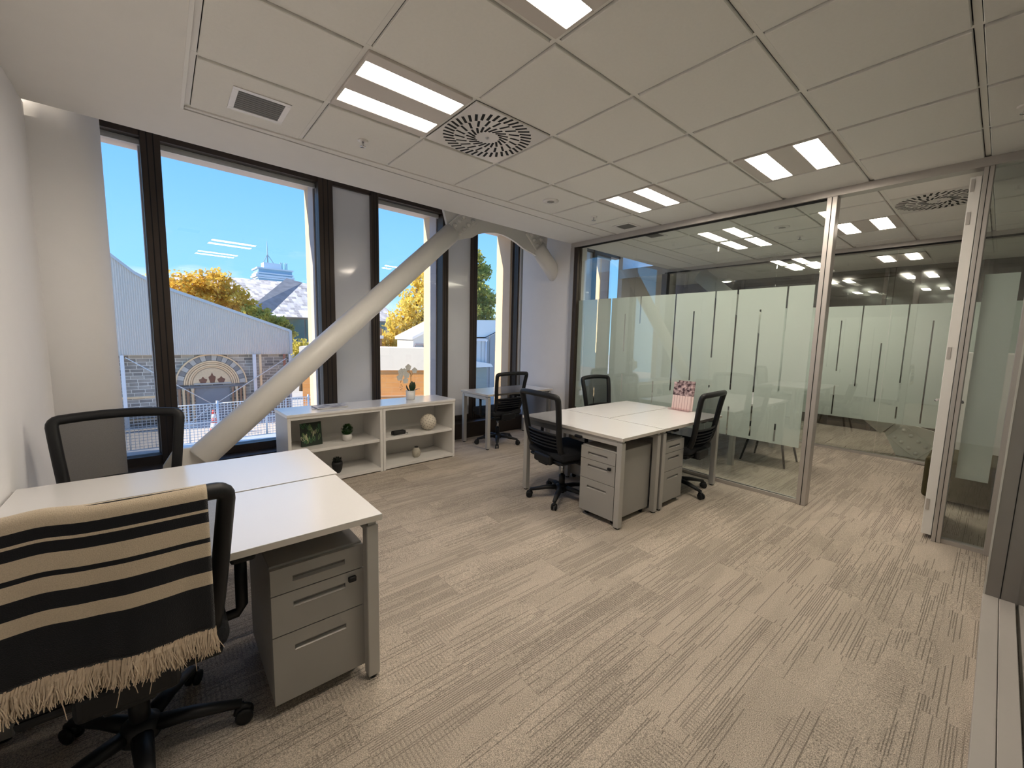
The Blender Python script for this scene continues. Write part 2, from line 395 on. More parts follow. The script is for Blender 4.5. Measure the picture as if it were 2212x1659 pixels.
# ---------------------------------------------------------------- diagonal steel brace with its node plate
bv = 4.12
br = empty('steel_brace', fw(0.20, bv, 0.0), TH)
tag(br, 'white round steel brace slanting across the windows to a bolted arched node plate', 'brace')
def bl(u, z): return (u - 0.20, 0.0, z)
p = MB(); A, B = (0.345, 0.405), (2.770, 2.617)
d = Vector((B[0] - A[0], B[1] - A[1])).normalized()
p.tube([bl(*A), bl(A[0] + d.x * 0.01, A[1] + d.y * 0.01), bl(*B)], [0.100, 0.107, 0.107], 40)
p.build('tube', brace_m, br)
p = MB()
p.tube([bl(4.18, 2.68), bl(4.62, 2.30)], 0.107, 40); p.build('tube', brace_m, br)
def arch():
    low = [(2.63, 2.92), (2.70, 2.70), (2.87, 2.555), (2.96, 2.585), (3.06, 2.613)]
    for k in range(1, 10):
        t = k / 10; low.append((3.06 + 0.80 * t, 2.613 + 0.135 * math.sin(PI * (0.12 + 0.80 * t)) - 0.03 * (1 - t) + 0.0))
    low += [(3.90, 2.625), (4.226, 2.545), (4.34, 2.62), (4.36, 2.80), (4.38, 3.2), (2.63, 3.2)]
    return low
p = MB(); p.prism([(u - 0.20, z) for u, z in arch()], -0.018, 0.018, 'y'); p.build('node_plate', brace_m, br)
for sgn, cx, cz in ((1, 2.880, 2.716), (-1, 4.165, 2.735)):
    ax = Vector((d.x * sgn, 0, d.y)); nx = Vector((-d.y * sgn, 0, d.x))
    p = MB(); mm = Matrix.Translation(Vector(bl(cx, cz)))
    rot = Matrix(((ax.x, 0, nx.x, 0), (0, 1, 0, 0), (ax.z, 0, nx.z, 0), (0, 0, 0, 1)))
    p.box(-0.135, 0.225, -0.042, -0.018, -0.105, 0.105, 0.004, mm @ rot)
    p.build('splice_plate', brace_m, br)
    for a in (-0.085, 0.0, 0.085, 0.165):
        for b in (-0.052, 0.052):
            c = Vector(bl(cx, cz)) + ax * a + nx * b
            q = MB(); q.lathe([(0.025, 0.0), (0.025, 0.014), (0.015, 0.016), (0.015, 0.036), (0.0, 0.038)], 8, mtx=Matrix.Translation((c.x, -0.042, c.z)) @ Matrix.Rotation(PI / 2, 4, 'X'))
            q.build('bolt', brace_m, br)
p = MB(); p.prism([(-0.10, 0.0), (0.22, 0.0), (0.26, 0.36), (0.12, 0.50), (-0.02, 0.50), (-0.09, 0.38)], -0.02, 0.02, 'y'); p.build('base_plate', brace_m, br)

# ---------------------------------------------------------------- glass partitions
def film_mat():
    M, t, o = nodes_of('frosted_film')
    df = t.nodes.new('ShaderNodeBsdfDiffuse'); tl = t.nodes.new('ShaderNodeBsdfTranslucent'); mx = t.nodes.new('ShaderNodeMixShader'); mx.inputs[0].default_value = 0.5
    tc = t.nodes.new('ShaderNodeTexCoord'); no = t.nodes.new('ShaderNodeTexNoise'); no.inputs['Scale'].default_value = 260; t.links.new(tc.outputs['Object'], no.inputs['Vector'])
    cr = t.nodes.new('ShaderNodeValToRGB'); cr.color_ramp.elements[0].color = (0.84, 0.87, 0.85, 1); cr.color_ramp.elements[1].color = (0.90, 0.92, 0.90, 1)
    t.links.new(no.outputs[0], cr.inputs[0]); t.links.new(cr.outputs[0], df.inputs[0]); t.links.new(cr.outputs[0], tl.inputs[0])
    t.links.new(df.outputs[0], mx.inputs[1]); t.links.new(tl.outputs[0], mx.inputs[2]); t.links.new(mx.outputs[0], o.inputs[0])
    return M
film = film_mat()
def film_strips(parent, x, ys, gaps, z0=0.50, z1=1.96, g=0.0075):
    """frosted strips between the gap lines ys; gaps[y] lists the clear stretches of that line, elsewhere the film closes"""
    for a, b in zip(ys[:-1], ys[1:]):
        ga = g if a in gaps else 0.0; gb = g if b in gaps else 0.0
        fpb(parent, x, a - ga, b + gb, z0, z1)
    for y, cl in gaps.items():
        z = z0
        for c0, c1 in sorted(cl):
            if c0 > z + 0.01: fpb(parent, x, y + g, y - g, z, c0)
            z = c1
        if z < z1 - 0.01: fpb(parent, x, y + g, y - g, z, z1)
def fpb(parent, x, ya, yb, z0, z1):
    box('film_strip', x, x + 0.0012, min(ya, yb), max(ya, yb), z0, z1, film, parent)
PX = 4.37
part1 = struct(empty('wall_glass_partition', (0, 0, 0)), 'glass partition with frosted film strips and aluminium channels')
for a, b in ((2.925, 3.80), (1.967, 2.919), (1.075, 1.961)):
    box('pane', PX - 0.006, PX + 0.006, a, b, 0.03, 2.67, part_glass, part1)
box('head_channel', PX - 0.05, PX + 0.05, -0.20, 3.92, 2.665, CZ, alu, part1)
box('head_shadow', PX - 0.02, PX + 0.02, 1.08, 3.80, 2.655, 2.665, dark, part1)
box('floor_channel', PX - 0.03, PX - 0.012, 1.075, 3.86, 0.0, 0.032, alu, part1)
box('floor_channel', PX + 0.012, PX + 0.03, 1.075, 3.86, 0.0, 0.032, alu, part1)
box('floor_channel', PX - 0.012, PX + 0.012, 1.075, 3.86, 0.0, 0.012, dark, part1)
box('post', PX - 0.045, PX + 0.045, 3.80, 3.924, 0.0, 2.665, bronze, part1)
box('post', PX - 0.055, PX - 0.045, 3.86, 3.924, 0.0, 2.665, alu, part1)
box('post', PX - 0.05, PX + 0.05, 1.003, 1.075, 0.0, 2.665, alu, part1, 0.003)
box('post_groove', PX - 0.0512, PX - 0.05, 1.036, 1.042, 0.0, 2.66, dark, part1)
box('post', PX - 0.05, PX + 0.05, 0.155, 0.204, 0.0, 2.665, alu, part1, 0.003)
box('post_groove', PX - 0.0512, PX - 0.05, 0.178, 0.182, 0.0, 2.66, dark, part1)
box('post', PX - 0.05, PX + 0.05, -0.135, -0.055, 0.0, 2.665, alu, part1, 0.003)
box('pane', PX - 0.006, PX + 0.006, -0.055, 0.155, 0.03, 2.67, part_glass, part1)
box('floor_channel', PX - 0.03, PX + 0.03, -0.055, 0.155, 0.0, 0.03, alu, part1)
fpb(part1, PX + 0.0075, -0.027, 0.131, 0.50, 1.95)
ys = [3.79, 3.687, 3.470, 3.253, 3.040, 2.830, 2.610, 2.390, 2.175, 1.957, 1.743, 1.527, 1.313, 1.110]
gaps = {3.687: [(0.55, 1.77)], 3.470: [(1.27, 1.96), (0.56, 0.80)], 3.253: [(1.00, 1.96)], 3.040: [(0.75, 1.02), (1.30, 1.76)], 2.830: [(1.64, 1.96)],
        2.610: [(0.71, 0.97)], 2.390: [(0.87, 1.96)], 2.175: [(1.02, 1.765)], 1.957: [(1.28, 1.957), (0.92, 0.99)], 1.743: [(0.965, 1.96), (0.50, 0.80)],
        1.527: [(0.53, 1.76)], 1.313: [(1.0, 1.96), (0.52, 0.69)]}
film_strips(part1, PX + 0.0075, ys, gaps)
# second partition on the far side of the meeting room
FX = 7.10
part2 = struct(empty('wall_far_partition', (0, 0, 0)), 'far glass partition of the meeting room with frosted strips')
for a, b in ((-0.30, 0.961), (0.967, 2.30), (2.306, 4.05)):
    box('pane', FX - 0.006, FX + 0.006, a, b, 0.03, 2.66, part_glass, part2)
box('head_channel', FX - 0.05, FX + 0.05, -2.6, 5.1, 2.65, CZ + 0.1, alu, part2)
box('head_shadow', FX - 0.052, FX - 0.05, -0.3, 4.1, 2.65, 2.672, dark, part2)
box('floor_channel', FX - 0.03, FX + 0.03, -0.30, 4.1, 0.0, 0.03, alu, part2)
box('post', FX - 0.05, FX + 0.05, 4.05, 4.15, 0.0, 2.65, bronze, part2)
ys2 = [2.32, 2.115, 1.897, 1.678, 1.457, 1.240, 1.020, 0.798, 0.570, 0.35, 0.13, -0.1, -0.29]
gaps2 = {2.115: [(0.9, 1.96)], 1.897: [(1.2, 1.76)], 1.678: [(0.8, 1.96)], 1.457: [(0.48, 0.884), (1.086, 1.775)], 1.240: [(0.89, 1.96)], 1.020: [(0.71, 1.48)], 0.798: [(0.985, 1.96), (0.52, 0.68)], 0.570: [(0.50, 1.762)],
         0.35: [(0.8, 1.96)], 0.13: [(1.0, 1.7)], -0.1: [(0.7, 1.96)]}
film_strips(part2, FX + 0.0075, ys2, gaps2, 0.46, 1.965)
# partition at the right hand, beside the camera
trackm = mat('track_enamel', (0.44, 0.41, 0.38), 0.5, vary=0.03)
part3 = struct(empty('wall_right_partition', (0, 0, 0)), 'glass partition on the right with a pale floor track and grey post')
box('floor_track', 0.60, 3.50, -0.125, -0.066, 0.0, 0.055, trackm, part3, 0.002)
box('floor_track', 0.60, 3.50, -0.185, -0.127, 0.0, 0.055, trackm, part3, 0.002)
box('post', 3.50, 3.62, -0.19, -0.072, 0.0, CZ, mat('grey_post', (0.27, 0.25, 0.235), 0.5, 0.3), part3)
box('post_edge', 3.498, 3.512, -0.074, -0.066, 0.0, CZ, paleframe, part3)
box('post_groove', 3.4985, 3.50, -0.132, -0.128, 0.0, CZ, dark, part3)
box('pane', 0.60, 3.50, -0.200, -0.190, 0.03, CZ, part_glass, part3)
box('film_sheet', 0.60, 3.50, -0.2025, -0.2012, 0.30, 1.96, film, part3)
box('pane', 3.62, 4.32, -0.150, -0.140, 0.03, CZ, part_glass, part3)
box('film_sheet', 3.62, 4.32, -0.1525, -0.1515, 0.05, 2.6, film, part3)

# door leaf standing open into the meeting room
door = struct(empty('door_1', (PX - 0.01, 0.243, 0)), 'white door leaf standing open at right angles')
whitelq = mat('white_lacquer', (0.78, 0.76, 0.73), 0.35, vary=0.01)
box('leaf', 0.0, 0.74, -0.034, 0.022, 0.03, 2.62, whitelq, door, 0.002)
for z in (0.22, 1.36, 2.30, 2.52):
    box('hinge', -0.004, 0.004, -0.002, 0.016, z, z + 0.085, alu, door)
for s_, hm in ((1, chrome), (-1, blackp)):
    p = MB(); y = 0.022 if s_ > 0 else -0.02
    p.tube([(0.68, y, 1.0), (0.68, y + s_ * 0.05, 1.0), (0.58, y + s_ * 0.055, 1.0)], 0.009, 10)
    p.lathe([(0.026, 0), (0.026, 0.008), (0, 0.008)], 20, mtx=Matrix.Translation((0.68, y, 1.0)) @ Matrix.Rotation(-s_ * PI / 2, 4, 'X'))
    p.build('lever_handle', hm, door)
# ---------------------------------------------------------------- ceiling fixtures
glow = mat('luminous_strip', (0.9, 0.86, 0.8), 0.5, emit=LAMP_COL, es=LAMP)
tray = mat('luminaire_tray', (0.62, 0.57, 0.53), 0.45, vary=0.02)
def luminaire(i, j, label):
    o = empty('ceiling_light', (X0 + DX * (i + 0.5), Y0 - DX * (j + 0.5), CZ))
    p = MB(); p.box(-0.287, 0.287, -0.287, 0.287, 0.012, 0.02)
    for a, b in ((-0.287, -0.213), (-0.079, 0.079), (0.213, 0.287)): p.box(-0.287, 0.287, a, b, -0.002, 0.012, 0.002)
    for a, b in ((-0.287, -0.275), (0.275, 0.287)):
        for c, d2 in ((-0.2128, -0.0792), (0.0792, 0.2128)): p.box(a, b, c, d2, -0.002, 0.012)
    p.build('tray', tray, o)
    for y in (-0.146, 0.146):
        box('diffuser_strip', -0.274, 0.274, y - 0.064, y + 0.064, 0.002, 0.011, glow, o)
    return tag(o, label, 'ceiling light', 'recessed twin strip ceiling lights')
luminaire(1, 1, 'twin strip ceiling light next to the swirl air diffuser')
luminaire(1, 3, 'twin strip ceiling light cut by the top edge of the picture')
luminaire(5, 1, 'small looking twin strip ceiling light nearest the far end of the window wall')
luminaire(5, 3, 'twin strip ceiling light in front of the glass door')
luminaire(9, 1, 'twin strip ceiling light above the meeting table behind the glass')
luminaire(9, 3, 'twin strip ceiling light seen through the open doorway')
diffw = mat('diffuser_enamel', (0.74, 0.71, 0.68), 0.35, 0.1, vary=0.02)
slot_in = MB().box(-0.034, 0.034, -0.0075, 0.0075, -0.0006, 0.001).mesh('slot', dark)
slot_out = MB().box(-0.036, 0.036, -0.0085, 0.0085, -0.0006, 0.001).mesh('slot', dark)
def swirl(i, j, label):
    o = empty('air_diffuser', (X0 + DX * (i + 0.5), Y0 - DX * (j + 0.5), CZ))
    MB().box(-0.287, 0.287, -0.287, 0.287, -0.002, 0.01, 0.003).build('face_plate', diffw, o)
    for ring, (r, n, me, sk) in enumerate(((0.105, 20, slot_in, 0.55), (0.178, 20, slot_in, 0.42), (0.250, 40, slot_out, 0.32))):
        for k in range(n):
            a = 2 * PI * (k + (0.0 if ring < 2 else 0.25)) / n
            put('slot', me, o, (r * math.cos(a), r * math.sin(a), -0.002), a + sk)
    q = MB(); q.lathe([(0.0, -0.008), (0.010, -0.007), (0.012, -0.002), (0.012, 0.0)], 14); q.build('centre_screw', chrome, o)
    return tag(o, label, 'air vent', 'square swirl air diffusers')
swirl(2, 1, 'square white swirl air diffuser in the ceiling beside the nearest window')
swirl(8, 4, 'square swirl air diffuser in the meeting room ceiling, partly behind the door leaf')
grl = mat('grille_grey', (0.16, 0.155, 0.145), 0.6)
def grille(x, y, s, label):
    o = empty('ceiling_grille', (x, y, CZ))
    p = MB()
    for a, b, c, d2 in ((-s, s, -s, -s + 0.028), (-s, s, s - 0.028, s), (-s, -s + 0.028, -s + 0.0281, s - 0.0281), (s - 0.028, s, -s + 0.0281, s - 0.0281)): p.box(a, b, c, d2, -0.006, -0.0012, 0.001)
    p.build('frame', diffw, o)
    box('core', -s + 0.02, s - 0.02, -s + 0.02, s - 0.02, -0.004, -0.002, grl, o)
    n = 9
    for k in range(n):
        yy = -s + 0.03 + (2 * s - 0.06) * (k + 0.5) / n
        box('blade', -s + 0.028, s - 0.028, yy - 0.004, yy + 0.004, -0.0055, -0.004, grl, o)
    return tag(o, label, 'air vent', 'square ceiling grilles')
grille(0.50, 2.89, 0.140, 'square grey ceiling grille above the left window')
grille(4.10, 2.895, 0.115, 'square grey ceiling grille just in front of the glass partition')
grille(4.68, 2.895, 0.115, 'square grey ceiling grille just behind the glass partition')
def sprinkler(x, y, label):
    o = empty('sprinkler', (x, y, CZ))
    q = MB(); q.lathe([(0.034, 0.0), (0.034, -0.004), (0.020, -0.009), (0.0, -0.009)], 20); q.build('escutcheon', diffw, o)
    q = MB(); q.lathe([(0.007, -0.008), (0.007, -0.034), (0.004, -0.036), (0.020, -0.038), (0.020, -0.041), (0.0, -0.041)], 12); q.build('head', chrome, o)
    return tag(o, label, 'sprinkler', 'ceiling sprinklers')
sprinkler(1.10, 2.90, 'fire sprinkler beside the nearest ceiling light on the window side')
sprinkler(3.55, 2.92, 'fire sprinkler near the small grille at the far end of the ceiling')
sprinkler(3.56, 0.05, 'fire sprinkler at the right edge of the picture')
sprinkler(5.9, 1.70, 'fire sprinkler in the meeting room ceiling above the table')
def disc(x, y, label):
    o = empty('ceiling_speaker', (x, y, CZ))
    q = MB(); q.lathe([(0.075, 0.0), (0.075, -0.006), (0.052, -0.010)], 28); q.build('rim', diffw, o)
    q = MB(); q.lathe([(0.052, -0.0095), (0.0, -0.011)], 28); q.build('grille', mat('speaker_grey', (0.30, 0.29, 0.27), 0.6), o)
    return tag(o, label, 'speaker', 'round ceiling speakers')
disc(2.87, 2.885, 'round flat ceiling speaker over the far desks')
disc(5.31, 1.71, 'round flat ceiling speaker in the meeting room')

# ---------------------------------------------------------------- desks
def desk(x0, x1, y0, y1, label, rz=0.0, loc=None, group='white desks', z=0.718, apron=True):
    cx, cy = (x0 + x1) / 2, (y0 + y1) / 2
    o = empty('desk', loc if loc else (cx, cy, 0), rz)
    a, b = (x1 - x0) / 2, (y1 - y0) / 2
    MB().box(-a, a, -b, b, z - 0.004, z, 0.001).build('table_top', deskw, o)
    MB().box(-a, a, -b, b, z - 0.025, z - 0.004).build('top_edge', deskedge, o)
    L = 0.024; i = 0.012
    for sx in (-1, 1):
        for sy in (-1, 1):
            x = sx * (a - L - i); y = sy * (b - L - i)
            lg = MB().box(-L, L, -L, L, 0.012, z - 0.045, 0.003).build('leg', silver, o, (x, y, 0))
            MB().lathe([(0.018, 0.0), (0.018, 0.013)], 12).build('foot', blackp, lg)
        MB().box(-0.02, 0.02, -b + 0.06, b - 0.06, z - 0.075, z - 0.03, 0.002).build('end_rail', silver, o, (sx * (a - L - i), 0, 0))
        MB().box(-0.016, 0.016, -b + 0.02, b - 0.02, z - 0.045, z - 0.025).build('bracket', silver, o, (sx * (a - L - i), 0, 0))
    MB().box(-a + 0.05, a - 0.05, -0.018, 0.018, z - 0.052, z - 0.027).build('beam', silver, o)
    return tag(o, label, 'desk', group)
desk(-0.53, 0.645, 1.555, 2.150, 'white desk in the left foreground behind the chair with the striped throw')
desk(-0.53, 0.660, 2.165, 2.755, 'white desk pushed against the back of the left foreground desk')
desk(2.555, 3.125, 1.735, 2.850, 'white desk of the far cluster nearest the camera, running away from the glass')
desk(3.140, 4.225, 1.735, 2.285, 'white desk of the far cluster beside the glass, holding the pink brochure stand')
desk(3.140, 4.225, 2.297, 2.850, 'white desk of the far cluster in the corner towards the windows')
c = fw(3.835, 4.265)
desk(-0.60, 0.60, -0.29, 0.29, 'small white desk under the farthest window in the corner', TH, (c[0], c[1], 0))

def pedestal(x, y, rz, label, dep=0.50, lock=True):
    """origin under the middle of the drawer front; the front looks to local -y"""
    o = empty('drawer_pedestal', (x, y, 0), rz)
    W, H = 0.168, 0.590
    MB().box(-W, W, 0.018, dep, 0.045, H, 0.003).build('body', pedm, o)
    zs = [(0.048, 0.318), (0.322, 0.480), (0.484, 0.582)]
    for k, (a, b) in enumerate(zs):
        hz = b - 0.052 if k else b - 0.065
        p = MB()
        h0, h1, w2 = hz - 0.010, hz + 0.012, 0.095
        # front with a letterbox grip cut through it
        p.box(-W, W, 0.0, 0.018, a, h0); p.box(-W, W, 0.0, 0.018, h1, b); p.box(-W, -w2, 0.0, 0.018, h0, h1); p.box(w2, W, 0.0, 0.018, h0, h1)
        dr = p.build('drawer', pedm, o)
        q = MB(); q.box(-w2, w2, 0.014, 0.0178, h0, h1); q.build('grip_recess', mat('grip_shadow', (0.20, 0.19, 0.18), 0.5, 0.2), dr)
        q = MB(); q.prism([(-0.001, h0), (0.014, h0), (0.014, h0 + 0.006)], -w2, w2, 'x'); q.build('grip_lip', mat('grip_lip', (0.62, 0.60, 0.57), 0.35, 0.4), dr)  # lip lighter than the drawer, a highlight put into its colour
        if k == 1 and lock:
            q = MB(); q.box(0.105, 0.135, -0.016, 0.0, b - 0.040, b - 0.018, 0.003); q.build('lock', blackp, dr)
    for sx in (-1, 1):
        for yy in (0.06, dep - 0.05):
            q = MB(); q.lathe([(0.0, -0.011), (0.021, -0.011), (0.021, 0.011), (0.0, 0.011)], 14, mtx=Matrix.Translation((sx * 0.13, yy, 0.0215)) @ Matrix.Rotation(PI / 2, 4, 'Y'))
            q.box(sx * 0.13 - 0.012, sx * 0.13 + 0.012, yy - 0.012, yy + 0.012, 0.03, 0.047)
            q.build('caster', blackp, o)
    return tag(o, label, 'pedestal', 'grey drawer pedestals')
pedestal(0.418, 1.615, 0.0, 'grey three drawer pedestal under the left foreground desk')
pedestal(2.578, 1.975, -PI / 2, 'grey three drawer pedestal under the near corner of the far desk cluster', 0.49)
pedestal(3.375, 1.765, 0.0, 'grey three drawer pedestal next to the right hand chair of the far cluster', 0.48, False)
pedestal(3.36, 2.83, PI, 'grey drawer pedestal half hidden behind the nearest chair of the far cluster', 0.42, False)

# ---------------------------------------------------------------- bookcases with a shared top
def shelfloc(u, v, z=0.0): return fw(u, v, z)
shw = mat('shelf_white', (0.74, 0.72, 0.69), 0.4, vary=0.015)
def bookcase(u0, u1, label):
    o = empty('bookcase', fw((u0 + u1) / 2, 4.245), TH)
    a = (u1 - u0) / 2; t = 0.028
    MB().box(-a, -a + t, -0.215, 0.215, 0.0, 0.668, 0.001).build('side_panel', shw, o)
    MB().box(a - t, a, -0.215, 0.215, 0.0, 0.668, 0.001).build('side_panel', shw, o)
    MB().box(-a + t, a - t, 0.205, 0.215, 0.0, 0.668).build('back_panel', shw, o)
    MB().box(-a + t, a - t, -0.215, 0.205, 0.012, 0.045, 0.001).build('bottom_panel', shw, o)
    MB().box(-a + t, a - t, -0.200, 0.205, 0.318, 0.346, 0.001).build('shelf_board', shw, o)
    MB().box(-a + t, a - t, -0.215, 0.205, 0.645, 0.668, 0.001).build('top_panel', shw, o)
    return tag(o, label, 'bookcase', 'low white open bookcases')
bookcase(0.972, 1.872, 'low white bookcase next to the foot of the brace, holding the leaf picture')
bookcase(1.876, 2.776, 'low white bookcase holding the pale sphere and the small vase')
o = empty('worktop', fw(1.874, 4.245, 0.668), TH)
MB().box(-0.906, 0.906, -0.220, 0.225, 0.0, 0.030, 0.002).build('slab', deskw, o)
MB().box(-0.906, 0.906, -0.2208, -0.2200, 0.002, 0.012).build('edge_band', deskedge, o)
tag(o, 'long white worktop laid across both low bookcases', 'worktop')
# ---------------------------------------------------------------- office chairs
def back_pt(s, t):
    """s 0..1 from bottom to top, t -1..1 across"""
    z = 0.400 + 0.570 * s
    w = 0.185 + 0.065 * s ** 0.8
    y = -0.205 - 0.125 * s - 0.030 * math.sin(PI * min(1, s * 1.15)) * (1 - s) + 0.040 * t * t + (0.045 * (1 - s * 5) if s < 0.2 else 0)
    return Vector((w * t, y, z + 0.012 * (1 - t * t) * s))
def round_outline(n=12, rc=0.10):
    pts = []
    sc, tc = 0.052, 0.105
    def corner(s0, t0, ds, dt, a0):
        for k in range(5):
            a = a0 + PI / 2 * k / 4
            pts.append((s0 + ds * math.cos(a) * sc if False else s0 + sc * math.sin(a), t0 + tc * math.cos(a)))
    for k in range(n + 1): pts.append((0.02 + (1 - sc - 0.02) * k / n, 1.0))
    for k in range(1, 5): a = PI / 2 * k / 4; pts.append((1 - sc + sc * math.sin(a), 1 - tc + tc * math.cos(a)))
    for k in range(1, n): pts.append((1.0, 1 - tc - (2 - 2 * tc) * k / n))
    for k in range(0, 5): a = PI / 2 + PI / 2 * k / 4; pts.append((1 - sc + sc * math.sin(a), -1 + tc + tc * math.cos(a)))
    for k in range(1, n + 1): pts.append((1 - sc - (1 - sc - 0.02) * k / n, -1.0))
    for k in range(1, n): pts.append((0.02, -1 + 2 * k / n))
    return pts
class ChairKit: pass
K = ChairKit()
p = MB()
ol = [back_pt(s, t) for s, t in round_outline()]
p.tube(ol + [ol[0], ol[1]], 0.0245, 10, False); K.frame = p.mesh('back_frame', blackp)
p = MB(); p.grid(lambda a, b: back_pt(0.42 + 0.57 * a, -0.97 + 1.94 * b), 10, 12); K.net = p.mesh('back_net', net)
p = MB(); p.grid(lambda a, b: back_pt(0.02 + 0.40 * a, -0.97 + 1.94 * b), 8, 12); K.low = p.mesh('lumbar_net', net2)
p = MB()
for s in (0.22, 0.27, 0.32, 0.37): p.tube([back_pt(s, -0.95 + 1.9 * k / 10) + Vector((0, -0.006, 0)) for k in range(11)], 0.0055, 6)
K.ribs = p.mesh('lumbar_ribs', blackp)
p = MB(); p.tube([back_pt(0.43, -1 + 2 * k / 10) for k in range(11)], 0.010, 8); K.bar = p.mesh('cross_bar', blackp)
p = MB()
p.box(-0.115, 0.115, -0.245, -0.195, 0.365, 0.450, 0.020, None, 3); p.box(-0.06, 0.06, -0.235, -0.02, 0.352, 0.388, 0.012, None, 2); K.spine = p.mesh('back_bracket', blackp)
p = MB(); p.box(-0.245, 0.245, -0.215, 0.265, 0.412, 0.492, 0.034, None, 4); K.seat = p.mesh('seat_cushion', blackf)
p = MB(); p.box(-0.225, 0.225, -0.20, 0.24, 0.385, 0.415, 0.012, None, 2); K.pan = p.mesh('seat_pan', blackp)
p = MB(); p.box(-0.09, 0.09, -0.12, 0.13, 0.335, 0.388, 0.012, None, 2); p.tube([(0.09, 0.03, 0.36), (0.25, 0.05, 0.352)], 0.007, 8); K.mech = p.mesh('tilt_mechanism', blackp)
p = MB(); p.lathe([(0.014, 0.20), (0.014, 0.345)], 16); K.gas = p.mesh('gas_lift', chrome)
p = MB(); p.lathe([(0.028, 0.055), (0.028, 0.215), (0.022, 0.222)], 18); p.lathe([(0.055, 0.075), (0.060, 0.085), (0.052, 0.125), (0.03, 0.14)], 18); K.hub = p.mesh('hub', blackp)
p = MB(); p.tube([(0.02, 0, 0.105), (0.14, 0, 0.100), (0.285, 0, 0.074)], [0.031, 0.026, 0.017], 10, True, 0.75); p.tube([(0.283, 0, 0.074), (0.283, 0, 0.050)], 0.011, 8); K.spoke = p.mesh('base_spoke', blackp)
p = MB()
for yy in (-0.015, 0.015):
    p.lathe([(0.0, -0.009), (0.020, -0.009), (0.0285, -0.005), (0.0285, 0.005), (0.020, 0.009), (0.0, 0.009)], 18, mtx=Matrix.Translation((0.292, yy, 0.0285)) @ Matrix.Rotation(PI / 2, 4, 'X'))
p.tube([(0.268, 0, 0.034), (0.272, 0, 0.052), (0.290, 0, 0.061), (0.310, 0, 0.050)], 0.012, 8); K.caster = p.mesh('caster', blackp)
def armrest(sx):
    p = MB()
    p.tube([(sx * 0.18, -0.01, 0.395), (sx * 0.285, -0.01, 0.400), (sx * 0.300, -0.01, 0.425), (sx * 0.302, -0.01, 0.640)], 0.020, 8, True, 0.6, (0, 1, 0.01))
    p.box(sx * 0.300 - 0.038, sx * 0.300 + 0.038, -0.115, 0.125, 0.636, 0.660, 0.010, None, 2)
    return p.mesh('armrest', blackp)
K.arm = {s: armrest(s) for s in (-1, 1)}
def chair(x, y, rz, label, spin=0.0):
    o = empty('office_chair', (x, y, 0), rz)
    for nm, me in (('back_frame', K.frame), ('back_net', K.net), ('lumbar_net', K.low), ('lumbar_ribs', K.ribs), ('cross_bar', K.bar), ('back_bracket', K.spine), ('seat_cushion', K.seat), ('seat_pan', K.pan), ('tilt_mechanism', K.mech), ('gas_lift', K.gas), ('hub', K.hub)):
        put(nm, me, o)
    for s in (-1, 1): put('armrest', K.arm[s], o)
    for k in range(5):
        sp = put('base_spoke', K.spoke, o, None, spin + 2 * PI * k / 5)
        put('caster', K.caster, sp, (0, 0, 0))
    return tag(o, label, 'chair', 'black mesh office chairs')
chair(-0.125, 1.745, 0.0, 'black mesh office chair in the left foreground under the striped throw', math.radians(-85))
chair(-0.195, 2.725, PI, 'black mesh office chair facing the camera behind the left desks', 0.3)
chair(2.700, 2.455, -PI / 2 - math.radians(7), 'black mesh office chair seen from behind at the near side of the far desks', math.radians(20))
chair(3.78, 1.935, math.radians(3), 'black mesh office chair at the right of the far desks beside the glass', math.radians(-35))
chair(4.055, 2.905, PI, 'black mesh office chair behind the far desks, only its backrest showing', 0.1)
chair(3.435, 4.335, TH - math.radians(2), 'black mesh office chair at the small window desk in the corner', math.radians(15))

